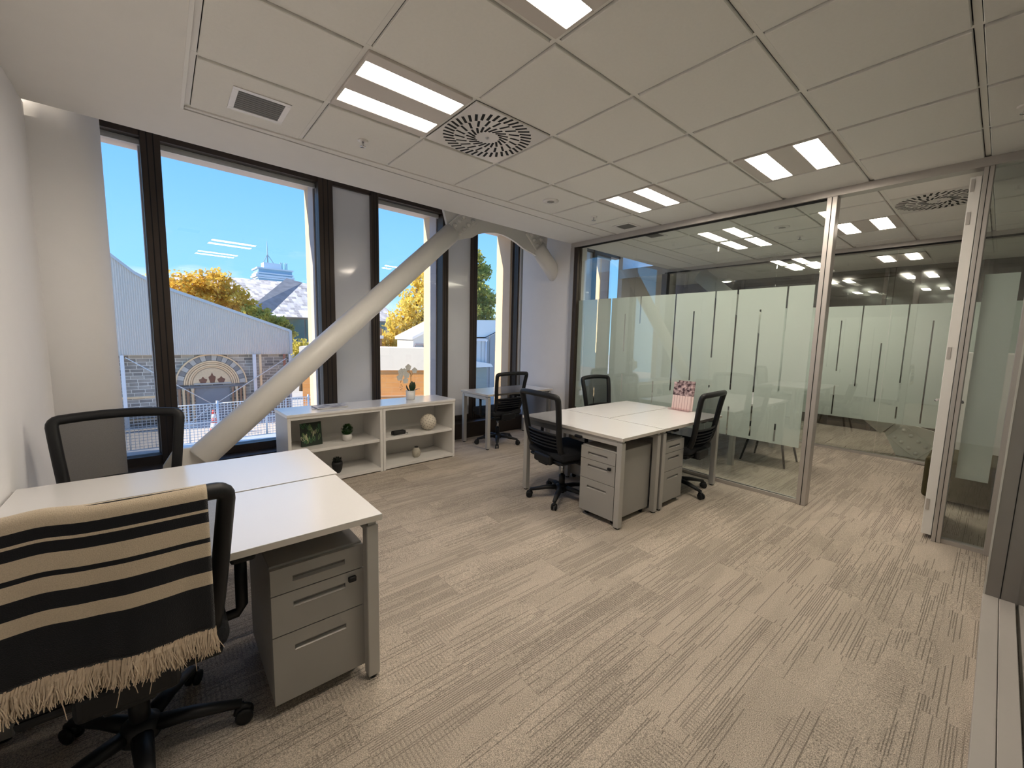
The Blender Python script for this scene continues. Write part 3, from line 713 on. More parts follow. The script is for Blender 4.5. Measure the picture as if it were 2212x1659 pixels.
# ---------------------------------------------------------------- striped throw over the foreground chair
def throw():
    o = empty('throw_blanket', (-0.145, 1.40, 0.60))
    W0, W1 = -0.385, 0.074
    nu, nv = 44, 60
    back_len = 0.40; over = 0.055; front_len = 0.22
    tot = front_len + over + back_len
    def pos(i, j):
        x = W0 + (W1 - W0) * i / nu
        q = tot * j / nv                         # 0 at the free end inside, tot at the fringe
        a = (x - W0) / (W1 - W0)
        amp = 0.006 + 0.004 * math.sin(x * 31)
        fold = math.sin(x * 26 + 0.6) * 0.5 + math.sin(x * 47 + 1.9) * 0.3
        t = (x + 0.125) / 0.25
        ytop = 1.745 - 0.330 + 0.040 * min(1.0, t * t)
        ztop = 0.985 + 0.010 * (1 - t * t) + 0.008 * math.exp(-((x + 0.24) / 0.05) ** 2)
        r = 0.024
        if q < front_len:
            d = front_len - q
            y = ytop + r + 0.20 * d + fold * amp * d * 3; z = ztop - 0.012 - d
        elif q < front_len + over:
            th = (q - front_len) / over * PI
            y = ytop + r * math.cos(th); z = ztop - 0.012 + r * math.sin(th) * 0.85
        else:
            d = q - front_len - over
            y = ytop - r - 0.010 * d / 0.4 + fold * amp * d * 5.0 - 0.012 * math.sin(d * 7); z = ztop - 0.012 - d * (1.0 - 0.08 * (1 - a))
        return Vector((x, y, z))
    verts = []; faces = []; ln = []
    for i in range(nu + 1):
        for j in range(nv + 1):
            verts.append(pos(i, j) - Vector(o.location)); ln.append(tot * j / nv)
    for i in range(nu):
        for j in range(nv):
            a = i * (nv + 1) + j; faces.append((a, a + nv + 1, a + nv + 2, a + 1))
    me = bpy.data.meshes.new('cloth'); me.from_pydata(verts, [], faces)
    at = me.attributes.new('run', 'FLOAT', 'POINT')
    for k, v in enumerate(ln): at.data[k].value = v / tot
    me.polygons.foreach_set('use_smooth', [True] * len(me.polygons))
    M = bpy.data.materials.new('striped_wool'); M.use_nodes = True; t = M.node_tree; b = t.nodes['Principled BSDF']; b.inputs['Roughness'].default_value = 0.95; b.inputs['Specular IOR Level'].default_value = 0.1
    b.inputs['Sheen Weight'].default_value = 0.3
    an = t.nodes.new('ShaderNodeAttribute'); an.attribute_name = 'run'
    cr = t.nodes.new('ShaderNodeValToRGB'); cr.color_ramp.interpolation = 'CONSTANT'
    cream = (0.66, 0.55, 0.41, 1); ink = (0.010, 0.011, 0.014, 1)
    base = front_len + over * 0.5
    zt = 1.002
    marks = [(0.0, cream), (0.969, ink), (0.939, cream), (0.931, ink), (0.903, cream), (0.858, ink), (0.845, cream), (0.805, ink), (0.760, cream), (0.721, ink)]
    el = cr.color_ramp.elements
    el[0].position = 0.0; el[0].color = cream
    el[1].position = 1.0; el[1].color = ink
    for z, colr in marks[1:]:
        q = front_len + over + (0.990 - z) - 0.010
        x = el.new(max(0.001, min(0.999, q / tot))); x.color = colr
    t.links.new(an.outputs['Fac'], cr.inputs[0])
    tc = t.nodes.new('ShaderNodeTexCoord'); no = t.nodes.new('ShaderNodeTexNoise'); no.inputs['Scale'].default_value = 420; t.links.new(tc.outputs['Object'], no.inputs['Vector'])
    mx = t.nodes.new('ShaderNodeMixRGB'); mx.blend_type = 'MULTIPLY'; mx.inputs[0].default_value = 0.35
    t.links.new(cr.outputs[0], mx.inputs[1]); t.links.new(no.outputs[0], mx.inputs[2]); t.links.new(mx.outputs[0], b.inputs['Base Color'])
    bp = t.nodes.new('ShaderNodeBump'); bp.inputs['Strength'].default_value = 0.5; bp.inputs['Distance'].default_value = 0.003; t.links.new(no.outputs[0], bp.inputs['Height']); t.links.new(bp.outputs[0], b.inputs['Normal'])
    me.materials.append(M)
    cl = put('cloth', me, o)
    sm = cl.modifiers.new('thickness', 'SOLIDIFY'); sm.thickness = 0.006; sm.offset = 0.0
    rnd = random.Random(3)
    fv = []; ff = []
    for k in range(1300):
        x = rnd.random() * nu
        base = pos(x, nv) - Vector(o.location)
        L = 0.060 + 0.020 * rnd.random() + 0.014 * math.sin(x * 1.7) * math.sin(x * 0.63 + 1) + (0.045 if rnd.random() < 0.004 else 0)
        sw = (rnd.random() - 0.5) * 0.030; sy = (rnd.random() - 0.7) * 0.022; wv = 0.0019
        ph = rnd.random() * 6
        n0 = len(fv)
        for q in range(5):
            h = q / 4
            c = base + Vector((sw * h * h + 0.003 * math.sin(ph + 5 * h), sy * h + 0.002 * math.cos(ph + 6 * h), 0.004 - L * h))
            ww = wv * (1 - 0.6 * h)
            fv += [c + Vector((-ww, -ww * 0.6, 0)), c + Vector((ww, -ww * 0.6, 0)), c + Vector((0, ww, 0))]
        for q in range(4):
            a = n0 + 3 * q
            for e_ in range(3): ff.append((a + e_, a + (e_ + 1) % 3, a + 3 + (e_ + 1) % 3, a + 3 + e_))
    fm = bpy.data.meshes.new('fringe'); fm.from_pydata(fv, [], ff); fm.materials.append(mat('fringe_wool', (0.62, 0.50, 0.37), 0.95, vary=0.15, scale=40))
    fo = put('fringe', fm, o); fo['kind'] = 'stuff'
    tag(o, 'cream and black striped woollen throw with fringe hung over the foreground chair', 'blanket')
throw()

# ---------------------------------------------------------------- things on the bookcases
white_cer = mat('white_ceramic', (0.80, 0.79, 0.77), 0.3, vary=0.02)
leafg = mat('leaf_green', (0.030, 0.085, 0.020), 0.5, vary=0.5, scale=30)
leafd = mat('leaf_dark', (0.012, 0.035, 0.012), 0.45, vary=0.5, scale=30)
def leaf_mb(p, c, d, up, L, Wd, curl=0.15):
    """pointed leaf blade"""
    d = Vector(d).normalized(); s = d.cross(Vector(up)).normalized(); n = s.cross(d).normalized(); c = Vector(c)
    V = []
    for k in range(5):
        h = k / 4; w2 = Wd * math.sin(PI * min(0.98, 0.08 + 0.9 * h)) ** 0.8
        m_ = c + d * L * h - n * curl * L * h * h
        V += [m_ - s * w2, m_ + n * (-0.15 * w2), m_ + s * w2]
    F = []
    for k in range(4):
        a = 3 * k; F += [(a, a + 1, a + 4, a + 3), (a + 1, a + 2, a + 5, a + 4)]
    p.quads(V, F)
# orchid
ox = fw(2.335, 4.290, 0.698)
o = empty('potted_orchid', ox, TH)
q = MB(); q.lathe([(0.0, 0.0), (0.044, 0.0), (0.050, 0.004), (0.054, 0.105), (0.050, 0.105), (0.046, 0.09), (0.0, 0.09)], 28); q.build('pot', white_cer, o)
q = MB()
leaf_mb(q, (0.01, 0, 0.09), (0.35, -0.1, 0.95), (0, 1, 0), 0.115, 0.036, -0.1); leaf_mb(q, (0.02, 0.01, 0.09), (0.15, 0.2, 0.98), (0, 1, 0), 0.12, 0.038, 0.0)
leaf_mb(q, (-0.01, 0, 0.09), (-0.75, -0.1, 0.5), (0, 0, 1), 0.085, 0.020, -0.5); leaf_mb(q, (0.02, -0.01, 0.09), (0.7, -0.3, 0.6), (0, 0, 1), 0.09, 0.026, 0.3)
q.build('leaves', leafd, o)
q = MB(); stem = [(0.0, 0, 0.09), (0.005, 0, 0.20), (0.004, 0, 0.29), (-0.02, 0, 0.335), (-0.06, 0, 0.325), (-0.105, 0, 0.27), (-0.125, 0, 0.20)]
q.tube(stem, 0.0028, 6); q.tube([(0.004, 0, 0.26), (0.03, -0.005, 0.305)], 0.002, 6); q.build('stem', mat('orchid_stem', (0.16, 0.13, 0.06), 0.6), o)
petal = mat('white_petal', (0.66, 0.66, 0.63), 0.6, vary=0.04)
for fx, fz, fs in ((-0.035, 0.372, 0.040), (0.045, 0.335, 0.036), (-0.120, 0.320, 0.046), (-0.055, 0.285, 0.040), (-0.140, 0.262, 0.040), (-0.070, 0.222, 0.038), (-0.085, 0.330, 0.036)):
    f = MB(); yy = -0.012
    for k in range(5):
        a = PI / 2 + 2 * PI * k / 5
        leaf_mb(f, (fx, yy, fz), (math.cos(a), -0.15, math.sin(a)), (0, -1, 0), fs, fs * 0.55, 0.1)
    f.build('flower', petal, o)
q = MB()
for k, (bx, bz) in enumerate(((-0.118, 0.175), (-0.105, 0.160), (-0.130, 0.150), (-0.108, 0.138), (-0.122, 0.120))):
    q.lathe([(0.0, -0.007), (0.005, 0.0), (0.0, 0.007)], 8, (bx, 0, bz))
q.build('buds', mat('orchid_bud', (0.10, 0.09, 0.03), 0.6), o)
tag(o, 'white orchid in a white pot on top of the bookcases', 'potted plant')
# magazines
def magazine(u, v, z, rz, label, col):
    o = empty('magazine', fw(u, v, z), TH + rz)
    q = MB(); q.box(-0.105, 0.105, -0.145, 0.145, 0.0, 0.006); q.build('pages', mat('paper', (0.72, 0.71, 0.70), 0.7), o)
    M = bpy.data.materials.new('cover_print'); M.use_nodes = True; t = M.node_tree; b = t.nodes['Principled BSDF']; b.inputs['Roughness'].default_value = 0.3
    tc = t.nodes.new('ShaderNodeTexCoord'); no = t.nodes.new('ShaderNodeTexNoise'); no.inputs['Scale'].default_value = 14; no.inputs['Detail'].default_value = 2
    cr = t.nodes.new('ShaderNodeValToRGB'); cr.color_ramp.elements[0].position = 0.42; cr.color_ramp.elements[0].color = col + (1,); cr.color_ramp.elements[1].position = 0.56; cr.color_ramp.elements[1].color = (0.75, 0.74, 0.74, 1)
    t.links.new(tc.outputs['Object'], no.inputs['Vector']); t.links.new(no.outputs[0], cr.inputs[0]); t.links.new(cr.outputs[0], b.inputs['Base Color'])
    q = MB(); q.box(-0.106, 0.106, -0.146, 0.146, 0.006, 0.0075); q.build('cover', M, o)
    return tag(o, label, 'magazine', 'magazines on the bookcase')
magazine(1.40, 4.26, 0.698, PI / 2 - 0.25, 'lower magazine lying on top of the bookcases near the brace', (0.18, 0.19, 0.26))
magazine(1.42, 4.27, 0.7057, PI / 2 + 0.02, 'topmost magazine lying on top of the bookcases near the brace', (0.30, 0.30, 0.36))
# leaf picture
o = empty('leaf_picture', fw(1.225, 4.20, 0.347), TH + 0.12)
rx = Matrix.Rotation(-0.12, 4, 'X')
q = MB(); q.box(-0.098, 0.098, -0.008, 0.012, 0.0, 0.225, 0.001, rx); q.build('canvas', mat('picture_dark', (0.010, 0.022, 0.012), 0.6), o)
rnd = random.Random(11)
lm = [mat('painted_leaf_%d' % k, c_, 0.6, vary=0.2) for k, c_ in enumerate(((0.03, 0.10, 0.03), (0.16, 0.24, 0.09), (0.42, 0.42, 0.26), (0.05, 0.14, 0.07)))]
for k in range(34):
    f = MB(); cx_, cz_ = (rnd.random() - 0.5) * 0.165, 0.02 + rnd.random() * 0.155; a = PI / 2 + (rnd.random() - 0.5) * 0.9
    leaf_mb(f, (0, 0, 0), (math.cos(a), 0, math.sin(a)), (0, -1, 0), 0.045 + 0.02 * rnd.random(), 0.007 + 0.004 * rnd.random(), 0.0)
    f.build('printed_leaf', lm[k % 4], o).matrix_local = rx @ Matrix.Translation((cx_, -0.0085 - 0.0001 * (k % 5), cz_))
tag(o, 'small dark picture of green leaves leaning on the bookcase shelf', 'picture')
# clipped ball plant
o = empty('potted_ball_plant', fw(1.560, 4.19, 0.347), TH)
q = MB(); q.lathe([(0.0, 0.0), (0.034, 0.0), (0.046, 0.022), (0.048, 0.045), (0.043, 0.070), (0.038, 0.070), (0.0, 0.062)], 24); q.build('pot', mat('pale_pot', (0.66, 0.64, 0.61), 0.6), o)
q = MB(); rnd = random.Random(5)
for k in range(360):
    z = 2 * rnd.random() - 1; a = rnd.random() * 2 * PI; r = math.sqrt(1 - z * z); d_ = Vector((r * math.cos(a), r * math.sin(a), z))
    leaf_mb(q, Vector((0, 0, 0.118)) + d_ * 0.042, d_ + Vector((rnd.random() - .5, rnd.random() - .5, rnd.random() - .5)) * 0.9, (0.3, 0.2, 1), 0.022, 0.006, 0.2)
f_ = q.build('foliage', leafg, o); f_['kind'] = 'stuff'
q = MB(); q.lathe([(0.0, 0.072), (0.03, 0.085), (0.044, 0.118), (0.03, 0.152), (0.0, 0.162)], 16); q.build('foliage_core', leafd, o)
tag(o, 'small round clipped green plant in a pale pot on the bookcase shelf', 'potted plant')
# dark succulent planter
o = empty('black_planter', fw(1.440, 4.15, 0.046), TH)
blk = mat('matt_black_ceramic', (0.006, 0.006, 0.006), 0.6)
q = MB(); q.lathe([(0.0, 0.0), (0.030, 0.0), (0.046, 0.035), (0.054, 0.085), (0.050, 0.112), (0.044, 0.112), (0.0, 0.095)], 10); q.build('pot', blk, o)
q = MB()
for k in range(16):
    a = 2 * PI * k / 16; el_ = 0.7 if k % 2 else 1.15
    leaf_mb(q, (0.012 * math.cos(a), 0.012 * math.sin(a), 0.098), (math.cos(a) * math.cos(el_), math.sin(a) * math.cos(el_), math.sin(el_)), (0, 0, 1), 0.062, 0.015, -0.2)
q.build('succulent', mat('black_green', (0.008, 0.012, 0.008), 0.5), o)
tag(o, 'black planter with a dark succulent on the bottom of the left bookcase', 'potted plant')
# pale perforated sphere
o = empty('decor_sphere', fw(2.480, 4.14, 0.347), TH)
q = MB(); R_ = 0.094
q.lathe([(R_ * math.sin(PI * k / 24), 0.092 - R_ * math.cos(PI * k / 24)) for k in range(1, 24)], 40)
q.build('shell', mat('cream_stone', (0.66, 0.60, 0.50), 0.8, vary=0.12, scale=70, bump=0.6, bscale=90), o)
hole = MB().lathe([(0.0, 0.0), (0.0042, 0.0), (0.0042, 0.003), (0.0, 0.003)], 6).mesh('hole', mat('hole_shadow', (0.16, 0.14, 0.12), 0.9))
for k in range(110):
    z = 1 - 2 * (k + 0.5) / 110; a = k * 2.399963; r = math.sqrt(1 - z * z); d_ = Vector((r * math.cos(a), r * math.sin(a), z))
    h = put('hole', hole, o); h.matrix_local = Matrix.Translation(Vector((0, 0, 0.092)) + d_ * (R_ - 0.0015)) @ d_.to_track_quat('Z', 'Y').to_matrix().to_4x4()
tag(o, 'pale cream speckled sphere on the right bookcase shelf', 'ornament')
# glasses case
o = empty('glasses_case', fw(2.105, 4.13, 0.347), TH + 0.05)
q = MB(); q.box(-0.082, 0.070, -0.034, 0.034, 0.0, 0.044, 0.014, None, 3); q.build('case', blk, o)
q = MB(); q.tube([(0.070, -0.02, 0.016), (0.094, -0.028, 0.006), (0.06, -0.040, 0.004)], 0.004, 8); q.build('clasp', chrome, o)
tag(o, 'flat black case with a bright clasp on the right bookcase shelf', 'case')
# round vase
o = empty('small_vase', fw(2.330, 4.15, 0.046), TH)
q = MB(); q.lathe([(0.0, 0.0), (0.026, 0.0), (0.042, 0.018), (0.050, 0.050), (0.045, 0.082), (0.028, 0.104), (0.020, 0.112)], 28); q.build('body', mat('greige_ceramic', (0.42, 0.39, 0.32), 0.7, vary=0.2, scale=50, bump=0.3, bscale=120), o)
q = MB(); q.lathe([(0.019, 0.110), (0.023, 0.114), (0.022, 0.122), (0.015, 0.122), (0.014, 0.112)], 24); q.build('rim', blk, o)
tag(o, 'small round greige vase with a dark rim on the bottom of the right bookcase', 'vase')

# ---------------------------------------------------------------- brochure stand
def brochure():
    o = empty('brochure_stand', (4.135, 2.125, 0.718), PI / 2 + PI - math.radians(3))
    # local: front looks to -y; after turning it looks to -x
    ac = glass_mat('acrylic', (0.97, 0.90, 0.90), 0.05)
    q = MB(); q.box(-0.118, 0.118, -0.045, 0.060, 0.0, 0.004); q.box(-0.118, 0.118, -0.050, -0.046, 0.0, 0.03); q.build('base', ac, o)
    tilt = Matrix.Rotation(-0.10, 4, 'X')
    M = bpy.data.materials.new('brochure_print'); M.use_nodes = True; t = M.node_tree; b = t.nodes['Principled BSDF']; b.inputs['Roughness'].default_value = 0.25
    N = t.nodes.new; Lk = t.links.new
    tc = N('ShaderNodeTexCoord'); sp = N('ShaderNodeSeparateXYZ'); Lk(tc.outputs['Object'], sp.inputs[0])
    # upper half: photo of an office in dusky pink; lower half: pale columns
    mp = N('ShaderNodeMapping'); mp.inputs['Scale'].default_value = (26, 1, 34); Lk(tc.outputs['Object'], mp.inputs[0])
    no = N('ShaderNodeTexNoise'); no.inputs['Scale'].default_value = 1.0; no.inputs['Detail'].default_value = 4; Lk(mp.outputs[0], no.inputs['Vector'])
    c1 = N('ShaderNodeValToRGB'); e1 = c1.color_ramp.elements; e1[0].position = 0.40; e1[0].color = (0.05, 0.025, 0.03, 1); e1[1].position = 0.66; e1[1].color = (0.62, 0.45, 0.45, 1)
    Lk(no.outputs[0], c1.inputs[0])
    sn = N('ShaderNodeMath'); sn.operation = 'SINE'; mu = N('ShaderNodeMath'); mu.operation = 'MULTIPLY'; mu.inputs[1].default_value = 2 * PI / 0.030; Lk(sp.outputs[0], mu.inputs[0]); Lk(mu.outputs[0], sn.inputs[0])
    c2 = N('ShaderNodeValToRGB'); e2 = c2.color_ramp.elements; e2[0].position = 0.82; e2[0].color = (0.74, 0.58, 0.55, 1); e2[1].position = 0.93; e2[1].color = (0.42, 0.27, 0.27, 1); Lk(sn.outputs[0], c2.inputs[0])
    gt = N('ShaderNodeMath'); gt.operation = 'GREATER_THAN'; gt.inputs[1].default_value = 0.155; Lk(sp.outputs[2], gt.inputs[0])
    mx = N('ShaderNodeMixRGB'); Lk(gt.outputs[0], mx.inputs[0]); Lk(c2.outputs[0], mx.inputs[1]); Lk(c1.outputs[0], mx.inputs[2]); Lk(mx.outputs[0], b.inputs['Base Color'])
    q = MB(); q.box(-0.105, 0.105, -0.003, 0.0, 0.006, 0.295, 0.0, tilt); q.build('front_brochure', M, o)
    q = MB(); q.box(-0.062, 0.125, 0.006, 0.009, 0.006, 0.315, 0.0, tilt); q.build('rear_brochure', M, o)
    q = MB(); q.box(-0.112, 0.112, 0.012, 0.015, 0.003, 0.24, 0.0, tilt); q.build('back_plate', ac, o)
    tag(o, 'pink toned brochures standing in an acrylic holder on the far desks', 'brochure stand')
brochure()
# ---------------------------------------------------------------- meeting room behind the glass
o = empty('meeting_table', (5.76, 2.45, 0)); 
MB().box(-0.80, 0.80, -0.62, 0.62, 0.705, 0.730, 0.003).build('table_top', deskw, o)
for sx in (-1, 1):
    for sy in (-1, 1): MB().box(-0.028, 0.028, -0.028, 0.028, 0.0, 0.705, 0.003).build('leg', silver, o, (sx * 0.68, sy * 0.12 if False else sy * 0.50, 0))
MB().box(-0.66, 0.66, -0.02, 0.02, 0.66, 0.70).build('beam', silver, o)
tag(o, 'white meeting table behind the frosted glass strips', 'table')
def visitor(x, y, rz, label):
    o = empty('visitor_chair', (x, y, 0), rz)
    MB().box(-0.22, 0.22, -0.22, 0.22, 0.43, 0.475, 0.018, None, 2).build('seat', blackf, o)
    q = MB(); q.grid(lambda a, b: Vector(((b - 0.5) * 0.42, -0.21 - 0.07 * a + 0.05 * (2 * b - 1) ** 2, 0.50 + 0.32 * a)), 8, 10, True, 0.02); q.build('backrest', blackf, o)
    for sx in (-1, 1):
        for sy in (-1, 1):
            q = MB(); q.tube([(sx * 0.15, sy * 0.15, 0.44), (sx * 0.23, sy * 0.24, 0.0)], [0.016, 0.011], 8); q.build('leg', blackp, o)
        q = MB(); q.tube([(sx * 0.17, -0.18, 0.44), (sx * 0.18, -0.23, 0.56)], 0.012, 8); q.build('back_strut', blackp, o)
    return tag(o, label, 'chair', 'black visitor chairs in the meeting room')
visitor(5.66, 1.735, 0.0, 'black visitor chair behind the glass, its splayed legs below the film')
olive = mat('olive_fabric', (0.050, 0.042, 0.014), 0.95, vary=0.2, scale=60, bump=0.2, bscale=300)
o = empty('ottoman', (5.78, 0.11, 0)); 
MB().box(-0.33, 0.33, -0.25, 0.26, 0.03, 0.42, 0.035, None, 3).build('body', olive, o)
for sx in (-1, 1):
    for sy in (-1, 1): MB().lathe([(0.02, 0.0), (0.02, 0.035)], 10).build('foot', blackp, o, (sx * 0.26, sy * 0.18, 0))
tag(o, 'olive upholstered ottoman behind the open door', 'ottoman')
o = empty('white_cabinet', (6.40, 0.10, 0)); 
MB().box(-0.24, 0.24, -0.28, 0.215, 0.05, 1.40, 0.003).build('body', whitelq, o)
MB().box(-0.22, 0.22, -0.26, 0.20, 0.0, 0.05).build('plinth', dark, o)
for a, b in ((-0.276, -0.035), (-0.031, 0.211)): MB().box(-0.258, -0.241, a, b, 0.06, 1.39, 0.002).build('door', whitelq, o)
tag(o, 'plain white cabinet behind the olive ottoman', 'cabinet')

# corridor beyond the far partition
darkwall = mat('dark_brown_glass_wall', (0.030, 0.022, 0.014), 0.12, vary=0.3, scale=1.5, spec=0.7, coat=0.5)
struct(box('wall_corridor', 9.20, 9.30, -2.6, 5.1, 0, CZ + 0.15, darkwall), 'dark glossy corridor wall far behind the glass')
struct(box('ceiling_corridor', 7.15, 9.25, -2.6, 5.1, CZ, CZ + 0.05, plaster))
for y0, y1 in ((2.35, 2.40), (1.33, 1.38), (0.25, 0.30), (3.55, 3.60)):
    struct(box('trim_%d' % int(y0 * 100), 9.17, 9.20, y0, y1, 0, CZ, bronze))
struct(box('wall_side', 7.1, 9.25, 5.05, 5.15, 0, 3.3, wallpaint))
cg = mat('corridor_strip', (0.9, 0.87, 0.8), 0.5, emit=LAMP_COL, es=LAMP * 0.9)
for n, (x, y, lb) in enumerate(((8.05, 2.20, 'corridor ceiling light pair seen left of the door post through both panes'), (8.18, 1.09, 'corridor ceiling light pair seen through the doorway, nearer the door leaf'))):
    o = empty('corridor_light', (x, y, CZ))
    p = MB(); p.box(-0.29, 0.29, -0.29, 0.29, -0.012, -0.004, 0.002); p.build('tray', tray, o)
    for yy in (-0.146, 0.146): box('diffuser_strip', -0.27, 0.27, yy - 0.06, yy + 0.06, -0.018, -0.012, cg, o)
    tag(o, lb, 'ceiling light', 'corridor ceiling lights')
pg = mat('pendant_glow', (0.9, 0.9, 0.85), 0.5, emit=(1.0, 0.9, 0.72), es=6.0)
def pendant(x, y, z, label):
    o = empty('pendant_lamp', (x, y, CZ))
    q = MB(); q.tube([(0, 0, 0), (0, 0, z - CZ + 0.05)], 0.004, 6); q.build('cord', blackp, o)
    q = MB(); q.lathe([(0.0, 0.06), (0.05, 0.055), (0.10, 0.02), (0.105, 0.0), (0.10, 0.0), (0.0, 0.03)], 24, (0, 0, z - CZ)); q.build('shade', whitelq, o)
    q = MB(); q.lathe([(0.0, -0.012), (0.06, -0.008), (0.085, 0.006), (0.0, 0.006)], 20, (0, 0, z - CZ)); q.build('bulb', pg, o)
    tag(o, label, 'pendant lamp', 'corridor pendant lamps')
pendant(8.35, 3.55, 2.60, 'small bright pendant lamp seen over the frosted strips left of the post')
pendant(8.35, 1.98, 2.62, 'small bright pendant lamp seen just right of the aluminium post')
# second brace behind the far partition
o = empty('corridor_brace', (7.42, 0.66, 0)); 
q = MB(); q.tube([(0, 0.22, 0.36), (0, 2.95, 2.62)], 0.13, 36); q.build('tube', brace_m, o)
q = MB(); q.prism([(-0.30, 0.0), (0.12, 0.0), (0.26, 0.28), (0.14, 0.46), (-0.20, 0.38), (-0.36, 0.26)], -0.02, 0.02, 'x'); q.build('base_plate', brace_m, o)
ax = Vector((0, 2.73, 2.26)).normalized(); nx = Vector((0, -ax.z, ax.y))
q = MB(); cc = Vector((-0.03, 0.0, 0.21)); rot = Matrix(((1, 0, 0, 0), (0, ax.y, nx.y, 0), (0, ax.z, nx.z, 0), (0, 0, 0, 1)))
q.box(-0.012, 0.012, -0.20, 0.20, -0.12, 0.12, 0.004, Matrix.Translation(cc) @ rot); q.build('splice_plate', brace_m, o)
for a in (-0.14, -0.05, 0.05, 0.14):
    for b in (-0.065, 0.065):
        c = cc + ax * a + nx * b + Vector((-0.012, 0, 0))
        f = MB(); f.lathe([(0.024, 0.0), (0.024, 0.014), (0.014, 0.016), (0.014, 0.03), (0.0, 0.032)], 8, mtx=Matrix.Translation(c) @ Matrix.Rotation(-PI / 2, 4, 'Y')); f.build('bolt', brace_m, o)
tag(o, 'pale steel brace with bolted foot standing behind the far glass partition', 'brace')
# ---------------------------------------------------------------- outside: everything in facade coordinates under turned roots
GZ = -4.6
paving = mat('street_paving', (0.52, 0.49, 0.45), 0.9, vary=0.2, scale=0.6)
gr = struct(MB().box(-60, 140, 5.4, 400, -0.3, 0).build('ground', paving, None, (0, 0, GZ), TH))
corr = mat('grey_corrugated_steel', (0.68, 0.60, 0.52), 0.5, 0.1, vary=0.05)
def stone_mat(name, c1, c2, mort, w_, h_, ov=0.5):
    M = bpy.data.materials.new(name); M.use_nodes = True; t = M.node_tree; b = t.nodes['Principled BSDF']; b.inputs['Roughness'].default_value = 0.9
    tc = t.nodes.new('ShaderNodeTexCoord'); sp = t.nodes.new('ShaderNodeSeparateXYZ'); cb = t.nodes.new('ShaderNodeCombineXYZ')
    t.links.new(tc.outputs['Object'], sp.inputs[0]); t.links.new(sp.outputs[0], cb.inputs[0]); t.links.new(sp.outputs[2], cb.inputs[1])
    br_ = t.nodes.new('ShaderNodeTexBrick'); br_.inputs['Scale'].default_value = 1.0; br_.inputs['Brick Width'].default_value = w_; br_.inputs['Row Height'].default_value = h_
    br_.inputs['Mortar Size'].default_value = 0.018; br_.inputs['Color1'].default_value = c1 + (1,); br_.inputs['Color2'].default_value = c2 + (1,); br_.inputs['Mortar'].default_value = mort + (1,)
    br_.offset_frequency = 2; br_.squash = 0.7; br_.squash_frequency = 3
    t.links.new(cb.outputs[0], br_.inputs['Vector'])
    no = t.nodes.new('ShaderNodeTexNoise'); no.inputs['Scale'].default_value = 1.3; no.inputs['Detail'].default_value = 5; t.links.new(cb.outputs[0], no.inputs['Vector'])
    mx = t.nodes.new('ShaderNodeMixRGB'); mx.blend_type = 'OVERLAY'; mx.inputs[0].default_value = ov; t.links.new(br_.outputs[0], mx.inputs[1]); t.links.new(no.outputs[0], mx.inputs[2])
    t.links.new(mx.outputs[0], b.inputs['Base Color'])
    bp = t.nodes.new('ShaderNodeBump'); bp.inputs['Strength'].default_value = 0.6; bp.inputs['Distance'].default_value = 0.03; bp.invert = True; t.links.new(br_.outputs['Fac'], bp.inputs['Height']); t.links.new(bp.outputs[0], b.inputs['Normal'])
    MATS[name] = M; return M
bluestone = stone_mat('coursed_bluestone', (0.19, 0.17, 0.15), (0.46, 0.41, 0.34), (0.66, 0.61, 0.52), 0.62, 0.21)
cream = mat('cream_limestone', (0.80, 0.58, 0.34), 0.85, vary=0.15, scale=4)
greyst = mat('grey_voussoir', (0.25, 0.24, 0.225), 0.85, vary=0.25, scale=3)
palest = mat('pale_voussoir', (0.50, 0.47, 0.41), 0.85, vary=0.15, scale=3)
redst = mat('brown_red_stone', (0.20, 0.085, 0.05), 0.85, vary=0.2)
GV = 34.0; k17 = 1.7
def g20(u, z): return (u * k17, 1.44 + (z - 1.44) * k17)
# stone front with its portal
root = empty('stone_portal_front', fw(3.74, GV, GZ), TH)
UC = 3.74; ZSP = -2.15 - GZ               # spring line above the ground
H_st = g20(0, 0.62)[1] - GZ
MB().box(-8.2, 4.85, 0.0, 0.6, 0.0, H_st).build('wall', bluestone, root)
MB().box(-8.2, -1.95, -0.05, 0.0, 1.75, 1.88).build('string_course', cream, root)
MB().box(-8.2, -1.95, -0.05, 0.0, 0.35, 0.48).build('string_course', cream, root)
def ring(r0, r1, y0, y1, name, m_, a0=0.0, a1=PI, n=36, hs=1.02):
    pr_ = [(r1 * math.cos(a0 + (a1 - a0) * k / n), ZSP + hs * r1 * math.sin(a0 + (a1 - a0) * k / n)) for k in range(n + 1)]
    pr_ += [(r0 * math.cos(a1 - (a1 - a0) * k / n), ZSP + hs * r0 * math.sin(a1 - (a1 - a0) * k / n)) for k in range(n + 1)]
    b = MB(); V = []; F = []
    m2 = n + 1
    for y in (y0, y1):
        for q in pr_: V.append((q[0], y, q[1]))
    T = 2 * m2
    for k in range(n):
        i0, i1 = k, k + 1; j0, j1 = T - 1 - k, T - 2 - k
        F.append((i0, i1, j1, j0)); F.append((T + i0, T + j0, T + j1, T + i1))
        F.append((i0, T + i0, T + i1, i1)); F.append((j0, j1, T + j1, T + j0))
    F.append((0, T - 1, 2 * T - 1, T)); F.append((n, T + n, T + n + 1, n + 1))
    b.quads(V, F); bmesh.ops.recalc_face_normals(b.bm, faces=b.bm.faces[:])
    return b.build(name, m_, root)
ring(1.90, 1.98, -0.16, 0.0, 'hood_mould', cream)
NV = 18
for k in range(NV):
    a0 = PI * k / NV + 0.006; a1 = PI * (k + 1) / NV - 0.006
    ring(1.55, 1.895, -0.08 - 0.01 * (k % 3), 0.0, 'arch_stone', greyst if k % 2 else palest, a0, a1, 5)
